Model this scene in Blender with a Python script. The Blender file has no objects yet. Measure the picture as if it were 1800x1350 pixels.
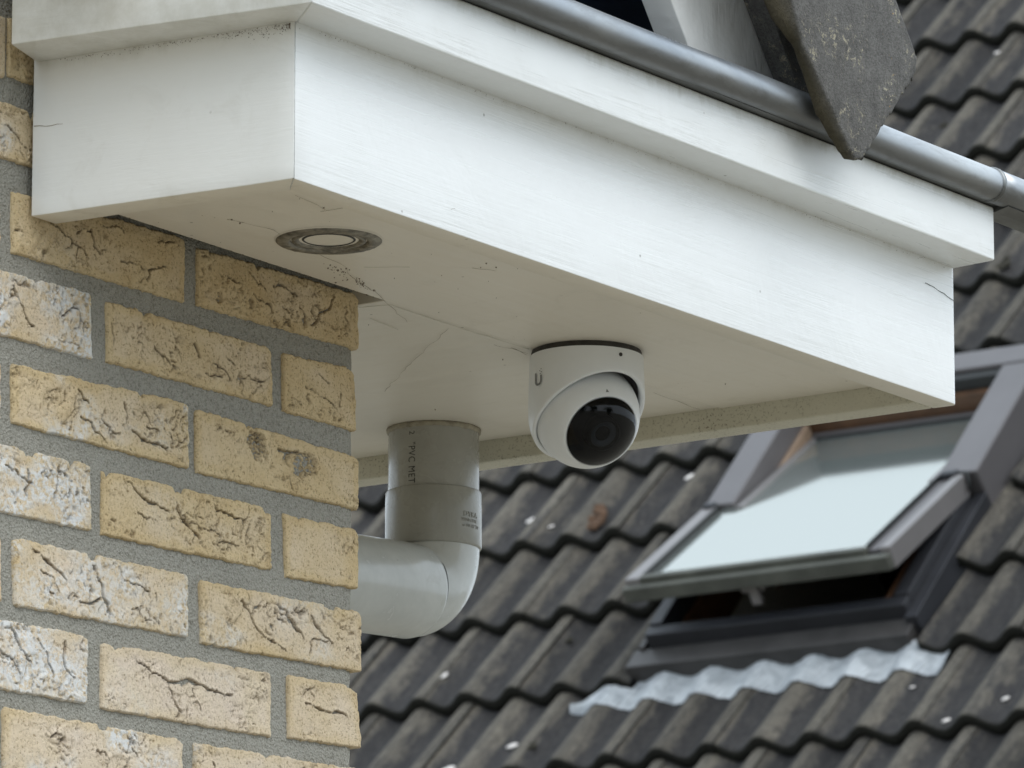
import bpy, bmesh, math, random
import numpy as np
from mathutils import Matrix, Vector

scene = bpy.context.scene
col = scene.collection
R = math.radians
CAMZ = 1.60                       # eye height of the photographer

# ------------------------------------------------------------------ camera
cam_data = bpy.data.cameras.new('camera')
cam = bpy.data.objects.new('camera', cam_data)
col.objects.link(cam)
cam.location = (0, 0, CAMZ)
cam.rotation_euler = (R(90 + 12.634), 0, 0)
cam_data.sensor_width = 36
cam_data.lens = 225.56
cam_data.clip_start = 0.1
cam_data.clip_end = 600
cam_data.dof.use_dof = True
cam_data.dof.focus_distance = 4.83
cam_data.dof.aperture_fstop = 38
cam_data.dof.aperture_blades = 0
scene.camera = cam

# ------------------------------------------------------------------ light
SUN_EL, SUN_AZ = 52, 146          # azimuth clockwise from +Y
world = bpy.data.worlds.new('World')
scene.world = world
world.use_nodes = True
wn, wl = world.node_tree.nodes, world.node_tree.links
wn.clear()
sky = wn.new('ShaderNodeTexSky')
sky.sky_type = 'NISHITA'
sky.sun_disc = False
sky.sun_elevation = R(SUN_EL)
sky.sun_rotation = R(SUN_AZ)
sky.air_density = 1.0
sky.dust_density = 4.0
sky.ozone_density = 1.0
cloud = wn.new('ShaderNodeMix'); cloud.data_type = 'RGBA'
cloud.inputs[0].default_value = 0.80           # closed cloud cover over the blue
cloud.inputs[7].default_value = (12.0, 13.6, 15.0, 1)
bg = wn.new('ShaderNodeBackground'); bg.inputs['Strength'].default_value = 0.13
wo = wn.new('ShaderNodeOutputWorld')
wl.new(sky.outputs[0], cloud.inputs[6])
wl.new(cloud.outputs[2], bg.inputs['Color'])
wl.new(bg.outputs[0], wo.inputs['Surface'])

sun_d = bpy.data.lights.new('sun', 'SUN')
sun_d.energy = 1.25
sun_d.angle = R(52)
sun_d.color = (1.0, 0.98, 0.955)
sun = bpy.data.objects.new('sun', sun_d)
col.objects.link(sun)
sd = Vector((math.sin(R(SUN_AZ)) * math.cos(R(SUN_EL)), math.cos(R(SUN_AZ)) * math.cos(R(SUN_EL)), math.sin(R(SUN_EL))))
sun.rotation_euler = sd.to_track_quat('Z', 'Y').to_euler()
sun.location = (6, -4, 9)

vs = scene.view_settings
vs.view_transform = 'Standard'; vs.look = 'None'; vs.gamma = 1.0; vs.exposure = 0.0
vs.use_curve_mapping = False
scene.render.engine = 'CYCLES'
scene.cycles.max_bounces = 8
scene.cycles.transparent_max_bounces = 8

# ------------------------------------------------------------------ frames of reference (metres, measured on the place)
def frame(ox, oy, oz, az):
    """X axis points along azimuth az (clockwise from +Y), Z up."""
    return Matrix.Translation((ox, oy, oz)) @ Matrix.Rotation(R(90 - az), 4, 'Z')
HOUSE = frame(-0.1496, 4.2675, CAMZ + 1.1010, 34.96)     # origin: lower front corner of the eave box; y runs inward
WALL = frame(-0.11372, 4.68942, CAMZ, 36.0)              # origin: corner of the brick wall; y runs inward
# neighbour's roof: X along the courses, Y up the slope, Z out of the slope
_u = Vector((0.82624, -0.56332, 0)); _up = Vector((0.38967, 0.57154, 0.72215)); _n = _u.cross(_up)
ROOF = Matrix.Translation((0.017, 17.0004, CAMZ + 3.3787)) @ Matrix((
    (_u.x, _up.x, _n.x, 0), (_u.y, _up.y, _n.y, 0), (_u.z, _up.z, _n.z, 0), (0, 0, 0, 1)))
ID = Matrix.Identity(4)

# ------------------------------------------------------------------ numpy noise
_rng = np.random.RandomState(7)
_perm = np.concatenate([_rng.permutation(256)] * 3)
_ang = _rng.rand(256) * 2 * np.pi
_gx, _gy = np.cos(_ang), np.sin(_ang)
def gnoise(x, y):
    xi = np.floor(x).astype(int); yi = np.floor(y).astype(int)
    xf = x - xi; yf = y - yi
    xi &= 255; yi &= 255
    w = lambda t: t * t * t * (t * (t * 6 - 15) + 10)
    U, V = w(xf), w(yf)
    def g(ix, iy, dx, dy):
        h = _perm[_perm[ix & 255] + (iy & 255)]
        return _gx[h] * dx + _gy[h] * dy
    a = g(xi, yi, xf, yf); b = g(xi + 1, yi, xf - 1, yf)
    c = g(xi, yi + 1, xf, yf - 1); d = g(xi + 1, yi + 1, xf - 1, yf - 1)
    return (a + U * (b - a) + V * ((c + U * (d - c)) - (a + U * (b - a)))) * 1.6
def fbm(x, y, n=4, k=2.03, p=0.5):
    s = 0; a = 1; t = 0
    for i in range(n):
        s = s + a * gnoise(x + 17.3 * i, y - 9.1 * i); t += a
        x = x * k; y = y * k; a *= p
    return s / t
def sstep(a, b, x):
    t = np.clip((x - a) / (b - a), 0, 1); return t * t * (3 - 2 * t)

# ------------------------------------------------------------------ mesh helpers
def mesh_from(name, verts, faces, mat, smooth=False, attrs=None):
    me = bpy.data.meshes.new(name)
    me.from_pydata([tuple(map(float, v)) for v in verts], [], [tuple(int(i) for i in f) for f in faces])
    if mat is not None:
        me.materials.append(mat)
    if smooth:
        me.polygons.foreach_set('use_smooth', [True] * len(me.polygons))
    if attrs:
        for k, arr in attrs.items():
            at = me.attributes.new(k, 'FLOAT', 'POINT')
            at.data.foreach_set('value', np.asarray(arr, dtype=np.float32).ravel())
    me.update()
    return me

def grid_faces(nr, nc, off=0, flip=False, wrap=False):
    f = []
    for i in range(nr - 1):
        for j in range(nc if wrap else nc - 1):
            k = (j + 1) % nc
            a, b, c, d = off + i * nc + j, off + i * nc + k, off + (i + 1) * nc + k, off + (i + 1) * nc + j
            f.append((a, d, c, b) if flip else (a, b, c, d))
    return f

class Thing:
    """An Empty at the thing's base; parts are given in the frame's own coordinates."""
    def __init__(s, name, label, cat, M, base, group=None, kind=None):
        s.e = bpy.data.objects.new(name, None); col.objects.link(s.e)
        s.e.empty_display_size = 0.05
        s.base = Vector(base); s.e.matrix_world = M @ Matrix.Translation(s.base)
        s.e['label'] = label; s.e['category'] = cat
        if group: s.e['group'] = group
        if kind: s.e['kind'] = kind
    def add(s, name, verts, faces, mat, smooth=False, parent=None, attrs=None, label=None, kind=None):
        vv = np.asarray(verts, float) - np.array(s.base)
        me = mesh_from(name, vv, faces, mat, smooth, attrs)
        return s.link(name, me, parent, label, kind)
    def link(s, name, me, parent=None, label=None, kind=None):
        o = bpy.data.objects.new(name, me); col.objects.link(o)
        o.parent = parent or s.e
        if label: o['label'] = label
        if kind: o['kind'] = kind
        return o
    def bm(s, name, bm, mat, smooth=False, parent=None, label=None, kind=None):
        bmesh.ops.translate(bm, verts=bm.verts, vec=-s.base)
        me = bpy.data.meshes.new(name); bm.to_mesh(me); bm.free()
        me.materials.append(mat)
        if smooth: me.polygons.foreach_set('use_smooth', [True] * len(me.polygons))
        return s.link(name, me, parent, label, kind)

def prism_bm(poly, z0, z1, bevel=0.0, seg=2, axis='z'):
    """poly: list of 2D points, extruded. axis z: (x,y) plan; axis y: (x,z) section with z0..z1 as y; axis x: (y,z)"""
    bm = bmesh.new()
    def P(a, b, c):
        return {'z': (a, b, c), 'y': (a, c, b), 'x': (c, a, b)}[axis]
    lo = [bm.verts.new(P(a, b, z0)) for a, b in poly]
    hi = [bm.verts.new(P(a, b, z1)) for a, b in poly]
    n = len(poly)
    bm.faces.new(lo); bm.faces.new(hi)
    for i in range(n):
        bm.faces.new((lo[i], lo[(i + 1) % n], hi[(i + 1) % n], hi[i]))
    bmesh.ops.recalc_face_normals(bm, faces=bm.faces)
    if bevel > 0:
        bmesh.ops.bevel(bm, geom=list(bm.edges), offset=bevel, segments=seg, profile=0.5, affect='EDGES')
    return bm
def box_bm(x0, x1, y0, y1, z0, z1, bevel=0.0, seg=2):
    return prism_bm([(x0, y0), (x1, y0), (x1, y1), (x0, y1)], z0, z1, bevel, seg)

def ring_tube(points, radius, n=24, closed_caps=True):
    """tube through points; radius number or list"""
    pts = [Vector(p) for p in points]
    rad = radius if isinstance(radius, (list, tuple)) else [radius] * len(pts)
    V = []; F = []
    t0 = (pts[1] - pts[0]).normalized()
    ref = Vector((0, 0, 1)) if abs(t0.z) < 0.9 else Vector((0, 1, 0))
    a = t0.cross(ref).normalized()
    for i, p in enumerate(pts):
        t = (pts[min(i + 1, len(pts) - 1)] - pts[max(i - 1, 0)])
        t = t.normalized() if t.length > 1e-9 else t0
        a = (a - t * a.dot(t)).normalized(); b = t.cross(a)
        for k in range(n):
            th = 2 * math.pi * k / n
            V.append(p + (a * math.cos(th) + b * math.sin(th)) * rad[i])
    F = grid_faces(len(pts), n, wrap=True)
    if closed_caps:
        F.append(tuple(range(n))[::-1]); F.append(tuple((len(pts) - 1) * n + k for k in range(n)))
    return V, F

def lathe(profile, cx, cy, n=64, a0=0.0, a1=2 * math.pi, cap=False):
    """profile: list of (r, z); turned round the vertical axis at cx, cy"""
    full = abs(a1 - a0 - 2 * math.pi) < 1e-6
    nn = n if full else n + 1
    V = []
    for r, z in profile:
        for k in range(nn):
            th = a0 + (a1 - a0) * k / n
            V.append((cx + r * math.cos(th), cy + r * math.sin(th), z))
    return V, grid_faces(len(profile), nn, wrap=full)

# ------------------------------------------------------------------ materials
def rgb(r, g, b):
    f = lambda c: c / 12.92 if c <= 0.04045 else ((c + 0.055) / 1.055) ** 2.4
    return (f(r / 255), f(g / 255), f(b / 255), 1)

class Mat:
    def __init__(s, name, rough=0.5, metal=0.0, spec=0.5):
        s.m = bpy.data.materials.new(name); s.m.use_nodes = True
        s.t = s.m.node_tree; s.n = s.t.nodes; s.l = s.t.links
        s.b = s.n['Principled BSDF']
        s.b.inputs['Roughness'].default_value = rough
        s.b.inputs['Metallic'].default_value = metal
        s.b.inputs['Specular IOR Level'].default_value = spec
        s.tc = s.n.new('ShaderNodeTexCoord')
    def coord(s, scale=(1, 1, 1), rot=(0, 0, 0), loc=(0, 0, 0), src='Object'):
        mp = s.n.new('ShaderNodeMapping')
        mp.inputs['Scale'].default_value = scale; mp.inputs['Rotation'].default_value = rot; mp.inputs['Location'].default_value = loc
        s.l.new(s.tc.outputs[src], mp.inputs['Vector'])
        return mp.outputs[0]
    def rnd(s):
        return s.n.new('ShaderNodeObjectInfo').outputs['Random']
    def attr(s, name):
        a = s.n.new('ShaderNodeAttribute'); a.attribute_name = name; return a.outputs['Fac']
    def noise(s, vec, scale, detail=4, rough=0.55, dist=0.0, w=None):
        t = s.n.new('ShaderNodeTexNoise')
        if w is not None:
            t.noise_dimensions = '4D'
            if isinstance(w, (int, float)): t.inputs['W'].default_value = w
            else: s.l.new(w, t.inputs['W'])
        t.inputs['Scale'].default_value = scale; t.inputs['Detail'].default_value = detail
        t.inputs['Roughness'].default_value = rough; t.inputs['Distortion'].default_value = dist
        s.l.new(vec, t.inputs['Vector']); return t.outputs['Fac']
    def vor(s, vec, scale, feature='F1', rand=1.0):
        t = s.n.new('ShaderNodeTexVoronoi'); t.feature = feature
        t.inputs['Scale'].default_value = scale; t.inputs['Randomness'].default_value = rand
        s.l.new(vec, t.inputs['Vector']); return t.outputs['Distance']
    def ramp(s, fac, stops, interp='LINEAR'):
        r = s.n.new('ShaderNodeValToRGB'); e = r.color_ramp.elements; r.color_ramp.interpolation = interp
        while len(e) < len(stops): e.new(0.5)
        for i, (p, c) in enumerate(stops):
            e[i].position = p; e[i].color = c if isinstance(c, tuple) else (c, c, c, 1)
        s.l.new(fac, r.inputs[0]); return r.outputs[0]
    def math(s, op, a, b=None, clamp=False):
        m = s.n.new('ShaderNodeMath'); m.operation = op; m.use_clamp = clamp
        for i, v in enumerate((a, b)):
            if v is None: continue
            if isinstance(v, (int, float)): m.inputs[i].default_value = v
            else: s.l.new(v, m.inputs[i])
        return m.outputs[0]
    def mix(s, fac, a, b, mode='MIX'):
        m = s.n.new('ShaderNodeMix'); m.data_type = 'RGBA'; m.blend_type = mode
        for sock, v in ((m.inputs[0], fac), (m.inputs[6], a), (m.inputs[7], b)):
            if isinstance(v, (int, float)): sock.default_value = v
            elif isinstance(v, tuple): sock.default_value = v
            else: s.l.new(v, sock)
        return m.outputs[2]
    def col(s, c):
        if isinstance(c, tuple): s.b.inputs['Base Color'].default_value = c
        else: s.l.new(c, s.b.inputs['Base Color'])
        return s
    def rough(s, c):
        s.l.new(c, s.b.inputs['Roughness']); return s
    def bump(s, h, strength=0.3, dist=0.001):
        b = s.n.new('ShaderNodeBump'); b.inputs['Strength'].default_value = strength; b.inputs['Distance'].default_value = dist
        prev = s.b.inputs['Normal']
        if prev.is_linked: s.l.new(prev.links[0].from_socket, b.inputs['Normal'])
        s.l.new(h, b.inputs['Height']); s.l.new(b.outputs[0], prev)
        return s

def paint_mat(name, base, grain_scale, bump=0.5, rough=0.34, grime=0.35, grimecol=(0.30, 0.26, 0.17, 1), specks=True, band=None):
    """brush-painted timber: grain along one axis given by grain_scale"""
    m = Mat(name, rough)
    c = m.coord(grain_scale); o = m.coord()
    streak = m.noise(c, 1.0, 6, 0.62, 0.6)
    fine = m.noise(c, 3.3, 4, 0.6, 0.3)
    big = m.noise(o, 7, 3, 0.5)
    patch = m.ramp(m.noise(o, 11, 4, 0.6, 0.4), [(0.38, 0.05), (0.62, 1.0)])
    dirt = m.math('MULTIPLY', m.ramp(m.noise(o, 26, 6, 0.7, 0.8), [(0.56, 0.0), (0.80, 1.0)]), grime)
    col_ = m.mix(m.ramp(big, [(0.3, 0.0), (0.7, 1.0)]), base, tuple(x * 0.98 for x in base[:3]) + (1,))
    col_ = m.mix(dirt, col_, grimecol)
    if band:                                        # (height of the joint, width of the band, strength): darker tone with a ragged lower edge
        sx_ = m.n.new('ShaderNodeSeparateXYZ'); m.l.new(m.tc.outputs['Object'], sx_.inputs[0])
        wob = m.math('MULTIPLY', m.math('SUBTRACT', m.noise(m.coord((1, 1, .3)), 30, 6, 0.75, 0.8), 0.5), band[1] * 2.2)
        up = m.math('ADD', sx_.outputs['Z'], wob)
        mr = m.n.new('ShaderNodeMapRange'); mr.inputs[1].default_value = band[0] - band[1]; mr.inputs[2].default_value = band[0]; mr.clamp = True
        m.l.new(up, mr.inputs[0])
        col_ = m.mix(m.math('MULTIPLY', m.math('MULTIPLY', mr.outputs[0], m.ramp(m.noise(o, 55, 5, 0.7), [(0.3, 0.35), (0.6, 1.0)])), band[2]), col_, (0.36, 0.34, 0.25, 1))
    if specks:
        sp = m.ramp(m.vor(o, 60), [(0.0, 1.0), (0.055, 0.75), (0.085, 0.0)])
        gate = m.ramp(m.noise(o, 33, 2), [(0.60, 0.0), (0.66, 1.0)])
        col_ = m.mix(m.math('MULTIPLY', sp, m.math('MULTIPLY', gate, 0.75)), col_, (0.10, 0.075, 0.045, 1))
    m.col(col_)
    h = m.math('ADD', m.math('MULTIPLY', streak, m.math('ADD', patch, 0.12)), m.math('MULTIPLY', fine, m.math('MULTIPLY', patch, 0.5)))
    m.bump(h, bump, 0.0015)
    m.bump(m.noise(o, 9, 3, 0.5), 0.5, 0.004)
    m.rough(m.ramp(streak, [(0.3, rough - 0.06), (0.7, rough + 0.14)]))
    return m.m

WHITE = (0.82, 0.83, 0.82, 1)
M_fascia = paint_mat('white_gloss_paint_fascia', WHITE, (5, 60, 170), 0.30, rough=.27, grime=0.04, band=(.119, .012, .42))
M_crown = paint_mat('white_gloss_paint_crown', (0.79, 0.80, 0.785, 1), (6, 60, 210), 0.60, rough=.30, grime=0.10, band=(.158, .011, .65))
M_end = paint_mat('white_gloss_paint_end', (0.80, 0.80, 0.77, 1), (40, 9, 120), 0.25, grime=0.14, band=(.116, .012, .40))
M_soffit = paint_mat('cream_paint_soffit', (0.76, 0.715, 0.625, 1), (5, 90, 60), 0.22, rough=0.36, grime=0.16)
M_soffit2 = paint_mat('cream_paint_soffit_rear', (0.74, 0.70, 0.615, 1), (60, 5, 60), 0.22, rough=0.36, grime=0.15)
M_barge = paint_mat('white_paint_bargeboard', (0.80, 0.80, 0.78, 1), (110, 30, 18), 1.0, grime=0.15)

M_lip = paint_mat('cream_paint_underside', (0.74, 0.695, 0.60, 1), (5, 60, 60), 0.25, rough=0.42, grime=0.35)

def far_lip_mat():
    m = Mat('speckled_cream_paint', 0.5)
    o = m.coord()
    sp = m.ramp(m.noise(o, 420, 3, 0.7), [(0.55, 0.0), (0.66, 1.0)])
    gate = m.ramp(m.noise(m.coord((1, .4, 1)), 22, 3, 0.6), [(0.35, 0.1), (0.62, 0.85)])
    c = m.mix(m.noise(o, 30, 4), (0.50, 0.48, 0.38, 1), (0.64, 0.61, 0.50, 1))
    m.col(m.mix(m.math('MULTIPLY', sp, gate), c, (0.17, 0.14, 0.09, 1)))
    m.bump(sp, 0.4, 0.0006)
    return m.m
M_farlip = far_lip_mat()

def brick_mat():
    m = Mat('yellow_handmade_brick', 0.92, spec=0.25)
    o = m.coord(); w = m.math('MULTIPLY', m.rnd(), 40.0)
    hue = m.attr('hue'); lime = m.attr('lime'); dirt = m.attr('dirt')
    n1 = m.noise(o, 28, 5, 0.6, 0.3, w=w)
    sand = m.noise(o, 480, 4, 0.8, w=w)
    sand2 = m.noise(o, 1500, 2, 0.8, w=w)
    yel = m.mix(m.ramp(n1, [(0.3, 0.0), (0.7, 1.0)]), (0.61, 0.455, 0.245, 1), (0.72, 0.575, 0.35, 1))
    pale = m.mix(m.ramp(n1, [(0.3, 0.0), (0.7, 1.0)]), (0.74, 0.62, 0.44, 1), (0.76, 0.64, 0.52, 1))
    c = m.mix(hue, yel, pale)
    c = m.mix(m.ramp(sand, [(0.37, 0.0), (0.47, 1.0)]), m.mix(1.0, c, (0.50, 0.44, 0.36, 1), 'MULTIPLY'), c)
    c = m.mix(m.math('MULTIPLY', m.ramp(sand2, [(0.58, 0.0), (0.68, 1.0)]), 0.5), c, (0.70, 0.62, 0.48, 1))
    lm = m.math('MULTIPLY', lime, m.ramp(m.noise(o, 190, 5, 0.72, 0.6, w=w), [(0.43, 0.05), (0.53, 1.0)]), True)
    c = m.mix(lm, c, (0.76, 0.755, 0.73, 1))
    tex = m.ramp(m.noise(o, 260, 4, 0.7, w=w), [(0.35, 1.0), (0.65, 0.6)])
    c = m.mix(m.math('MULTIPLY', dirt, tex, True), c, (0.050, 0.032, 0.022, 1))  # darker brown along the creases and pits of the relief
    m.col(c)
    m.bump(m.math('ADD', sand, m.math('MULTIPLY', sand2, 0.5)), 1.0, 0.0013)
    m.bump(m.noise(o, 170, 6, 0.72, 0.5, w=w), 0.8, 0.0018)
    return m.m
M_brick = brick_mat()

def mortar_mat():
    m = Mat('grey_sand_mortar', 0.95, spec=0.2)
    o = m.coord()
    sand = m.noise(o, 430, 4, 0.8); grit = m.vor(o, 520)
    c = m.mix(m.noise(o, 14, 4, 0.6), (0.30, 0.29, 0.25, 1), (0.40, 0.385, 0.335, 1))
    c = m.mix(m.ramp(sand, [(0.36, 0.0), (0.50, 1.0)]), m.mix(1.0, c, (0.58, 0.57, 0.54, 1), 'MULTIPLY'), c)
    c = m.mix(m.math('MULTIPLY', m.ramp(grit, [(0.10, 1.0), (0.22, 0.0)]), 0.3), c, (0.56, 0.55, 0.50, 1))
    m.col(c)
    m.bump(m.math('ADD', sand, grit), 1.0, 0.0015)
    m.bump(m.noise(o, 90, 4, 0.6), 0.6, 0.002)
    return m.m
M_mortar = mortar_mat()

def zinc_mat(name, a, b, metal=0.85):
    m = Mat(name, 0.4, metal)
    o = m.coord((1, 3, 3))
    n = m.noise(o, 5, 5, 0.6, 0.6); n2 = m.noise(m.coord((1, 2.2, 2.2)), 13, 6, 0.72, 0.6)
    c = m.mix(m.ramp(n, [(0.35, 0.0), (0.65, 1.0)]), a, b)
    c = m.mix(m.math('MULTIPLY', m.ramp(n2, [(0.48, 0.0), (0.75, 1.0)]), 0.4), c, (0.10, 0.09, 0.075, 1))
    sp = m.ramp(m.vor(m.coord(), 150), [(0.02, 1.0), (0.06, 0.0)])
    c = m.mix(m.math('MULTIPLY', sp, 0.25), c, (0.65, 0.66, 0.62, 1))
    sx_ = m.n.new('ShaderNodeSeparateXYZ'); m.l.new(m.tc.outputs['Object'], sx_.inputs[0])      # underside shade painted into the colour, edge broken by noise
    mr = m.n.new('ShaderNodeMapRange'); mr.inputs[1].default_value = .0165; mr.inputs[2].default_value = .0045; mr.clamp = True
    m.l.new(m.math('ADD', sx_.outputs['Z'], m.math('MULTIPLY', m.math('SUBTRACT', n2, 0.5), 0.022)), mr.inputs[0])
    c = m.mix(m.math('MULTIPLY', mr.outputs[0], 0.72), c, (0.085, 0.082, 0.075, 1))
    m.col(c); m.rough(m.ramp(n2, [(0.3, 0.30), (0.7, 0.52)]))
    m.bump(n2, 0.15, 0.0006)
    return m.m
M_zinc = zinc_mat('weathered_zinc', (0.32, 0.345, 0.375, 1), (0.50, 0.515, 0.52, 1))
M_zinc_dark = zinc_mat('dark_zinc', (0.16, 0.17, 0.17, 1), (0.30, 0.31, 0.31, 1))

def pvc_mat(name, base, rough=0.30):
    m = Mat(name, rough)
    o = m.coord()
    n = m.noise(o, 35, 5, 0.6, 0.5)
    c = m.mix(m.ramp(n, [(0.35, 0.0), (0.7, 1.0)]), base, tuple(x * 0.86 for x in base[:3]) + (1,))
    sp = m.ramp(m.vor(o, 95), [(0.03, 1.0), (0.07, 0.0)])
    gate = m.ramp(m.noise(o, 40, 2), [(0.52, 0.0), (0.60, 1.0)])
    c = m.mix(m.math('MULTIPLY', m.math('MULTIPLY', sp, gate), 0.5), c, (0.13, 0.11, 0.075, 1))
    dr = m.ramp(m.noise(m.coord((1, 1, .35)), 60, 6, 0.75, 1.2), [(0.60, 0.0), (0.78, 1.0)])
    c = m.mix(m.math('MULTIPLY', dr, 0.35), c, (0.22, 0.18, 0.12, 1))
    m.col(c); m.rough(m.ramp(n, [(0.3, rough - 0.05), (0.7, rough + 0.15)]))
    m.bump(m.noise(o, 55, 3), 0.12, 0.002)
    return m.m
M_pvc = pvc_mat('grey_pvc_pipe', (0.37, 0.365, 0.33, 1), 0.2)
M_pvc_l = pvc_mat('light_grey_pvc_bend', (0.52, 0.53, 0.505, 1), 0.15)
M_pvc_c = pvc_mat('grey_pvc_socket', (0.34, 0.335, 0.30, 1), 0.24)

def flat_mat(name, c, rough=0.5, metal=0.0, var=0.15, scale=60, bump=0.15, spec=0.5):
    m = Mat(name, rough, metal, spec)
    o = m.coord(); n = m.noise(o, scale, 5, 0.6, 0.3)
    m.col(m.mix(m.ramp(n, [(0.3, 0.0), (0.7, 1.0)]), c, tuple(x * (1 - var) for x in c[:3]) + (1,)))
    if bump: m.bump(m.noise(o, scale * 4, 3, 0.6), bump, 0.001)
    return m.m

def tile_mat(name, verge=False):
    m = Mat(name, 0.88, spec=0.3)
    o = m.coord(); w = m.math('MULTIPLY', m.rnd(), 30.0)
    wave = m.attr('crest'); nose = m.attr('nose')
    n = m.noise(o, 7, 5, 0.65, 0.5, w=w); fine = m.noise(o, 120 if not verge else 480, 4, 0.75, w=w)
    long_ = m.noise(m.coord((26, 1.6, 4)), 1.0, 4, 0.6, 0.2, w=w)
    if verge:
        c = m.mix(m.ramp(m.noise(o, 60, 5, 0.6), [(0.3, 0.0), (0.7, 1.0)]), (0.125, 0.120, 0.112, 1), (0.195, 0.188, 0.176, 1))
    else:
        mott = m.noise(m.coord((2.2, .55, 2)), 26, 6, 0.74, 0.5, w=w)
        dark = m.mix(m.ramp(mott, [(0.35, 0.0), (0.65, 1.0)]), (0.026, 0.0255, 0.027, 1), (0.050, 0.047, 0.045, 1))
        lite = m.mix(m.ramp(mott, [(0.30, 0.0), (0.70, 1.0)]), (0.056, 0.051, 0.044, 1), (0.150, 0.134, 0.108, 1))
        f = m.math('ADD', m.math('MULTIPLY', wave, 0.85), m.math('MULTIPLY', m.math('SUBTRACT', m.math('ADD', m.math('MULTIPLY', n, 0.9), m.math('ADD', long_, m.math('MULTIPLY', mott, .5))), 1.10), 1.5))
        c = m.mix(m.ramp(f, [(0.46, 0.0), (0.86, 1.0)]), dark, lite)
        c = m.mix(m.math('MULTIPLY', nose, 1.0, True), c, (0.014, 0.014, 0.010, 1))  # nose faces painted near black: moss tone plus the shade there
    if not verge:
        tone = m.math('ADD', m.math('MULTIPLY', m.rnd(), 0.52), 0.70)
        tc_ = m.n.new('ShaderNodeCombineColor')
        for k_ in range(3): m.l.new(tone, tc_.inputs[k_])
        c = m.mix(1.0, c, tc_.outputs[0], 'MULTIPLY')
    c = m.mix(m.ramp(fine, [(0.33, 0.0), (0.55, 1.0)]), m.mix(1.0, c, (0.55, 0.55, 0.54, 1), 'MULTIPLY'), c)
    if verge:
        v = m.ramp(m.noise(o, 170, 5, 0.8, 0.8), [(0.555, 0.0), (0.60, 1.0)])
        g = m.ramp(m.noise(m.coord(loc=(3, 1, 2)), 34, 3), [(0.50, 0.0), (0.58, 1.0)])
        c = m.mix(m.math('MULTIPLY', v, g), c, (0.42, 0.38, 0.28, 1))
        v2 = m.ramp(m.noise(m.coord(loc=(1, 5, 7)), 110, 5, 0.8, 0.5), [(0.672, 0.0), (0.70, 1.0)])
        c = m.mix(v2, c, (0.46, 0.27, 0.07, 1))
        c = m.mix(nose, c, m.mix(m.noise(o, 240, 4, 0.7), (0.040, 0.034, 0.020, 1), (0.115, 0.098, 0.062, 1)))
        m.bump(m.noise(o, 620, 3, 0.8), 1.0, 0.0022)
        m.bump(m.noise(o, 180, 5, 0.75), 0.9, 0.0020)
    else:
        g = m.ramp(m.noise(o, 55, 3, 0.7, w=w), [(0.68, 0.0), (0.74, 1.0)])
        c = m.mix(m.math('MULTIPLY', g, 0.5), c, (0.25, 0.235, 0.20, 1))
        m.bump(fine, 0.9, 0.005)
        m.bump(m.noise(o, 40, 4, 0.6, w=w), 0.8, 0.008)
    m.col(c)
    return m.m
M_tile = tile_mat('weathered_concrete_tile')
M_verge = tile_mat('lichen_spotted_verge_tile', True)

M_alu = flat_mat('grey_brown_aluminium', (0.135, 0.127, 0.129, 1), 0.42, 0.35, 0.12, 8, 0.05)
M_alu_l = flat_mat('pale_aluminium', (0.215, 0.203, 0.20, 1), 0.40, 0.35, 0.12, 8, 0.05)
M_alu_d = flat_mat('dark_frame_cladding', (0.030, 0.031, 0.036, 1), 0.45, 0.2, 0.3, 8, 0.1)
M_alu_b = flat_mat('brown_grey_flashing', (0.060, 0.056, 0.054, 1), 0.5, 0.2, 0.4, 10, 0.1)
M_moss_alu = flat_mat('algae_stained_aluminium', (0.090, 0.092, 0.075, 1), 0.6, 0.1, 0.45, 14, 0.3)
M_rubber = flat_mat('black_rubber_seal', (0.018, 0.020, 0.020, 1), 0.6, 0, 0.3, 20, 0)
M_wood = flat_mat('brown_window_timber', (0.115, 0.055, 0.025, 1), 0.5, 0, 0.5, 20, 0.1)
M_wood_l = flat_mat('pale_window_timber', (0.27, 0.19, 0.13, 1), 0.5, 0, 0.3, 20, 0.1)
M_dark = flat_mat('dark_interior', (0.012, 0.012, 0.012, 1), 0.9, 0, 0.3, 3, 0)
M_blind = flat_mat('grey_interior_board', (0.60, 0.59, 0.54, 1), 0.8, 0, 0.1, 3, 0)
M_shell = flat_mat('white_camera_plastic', (0.80, 0.82, 0.83, 1), 0.42, 0, 0.05, 40, 0.08)
M_ringdark = flat_mat('dirty_dark_mount', (0.055, 0.050, 0.042, 1), 0.6, 0, 0.7, 120, 0.6)
M_print = flat_mat('grey_print', (0.22, 0.22, 0.22, 1), 0.5, 0, 0.1, 40, 0)
M_blackprint = flat_mat('black_print', (0.025, 0.025, 0.022, 1), 0.6, 0, 0.4, 400, 0)
M_black = flat_mat('black_plastic', (0.003, 0.0033, 0.004, 1), 0.4, 0, 0.2, 40, 0, 0.08)
M_lensblue = flat_mat('lens_barrel', (0.026, 0.036, 0.046, 1), 0.35, 0, 0.2, 40, 0, 0.3)
M_metalring = flat_mat('tarnished_light_ring', (0.34, 0.315, 0.26, 1), 0.42, 0.5, 0.75, 150, 0.6)
M_lampglass = flat_mat('frosted_lamp_glass', (0.55, 0.52, 0.43, 1), 0.3, 0, 0.08, 60, 0)
M_moss = flat_mat('dark_moss', (0.030, 0.026, 0.014, 1), 0.95, 0, 0.6, 60, 0.8)
M_mossb = flat_mat('rust_brown_moss', (0.120, 0.066, 0.036, 1), 0.95, 0, 0.6, 60, 0.8)
M_petal = flat_mat('white_petal', (0.72, 0.68, 0.64, 1), 0.7, 0, 0.1, 60, 0)
M_web = flat_mat('cobweb', (0.30, 0.25, 0.18, 1), 0.9, 0, 0.3, 200, 0)
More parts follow.
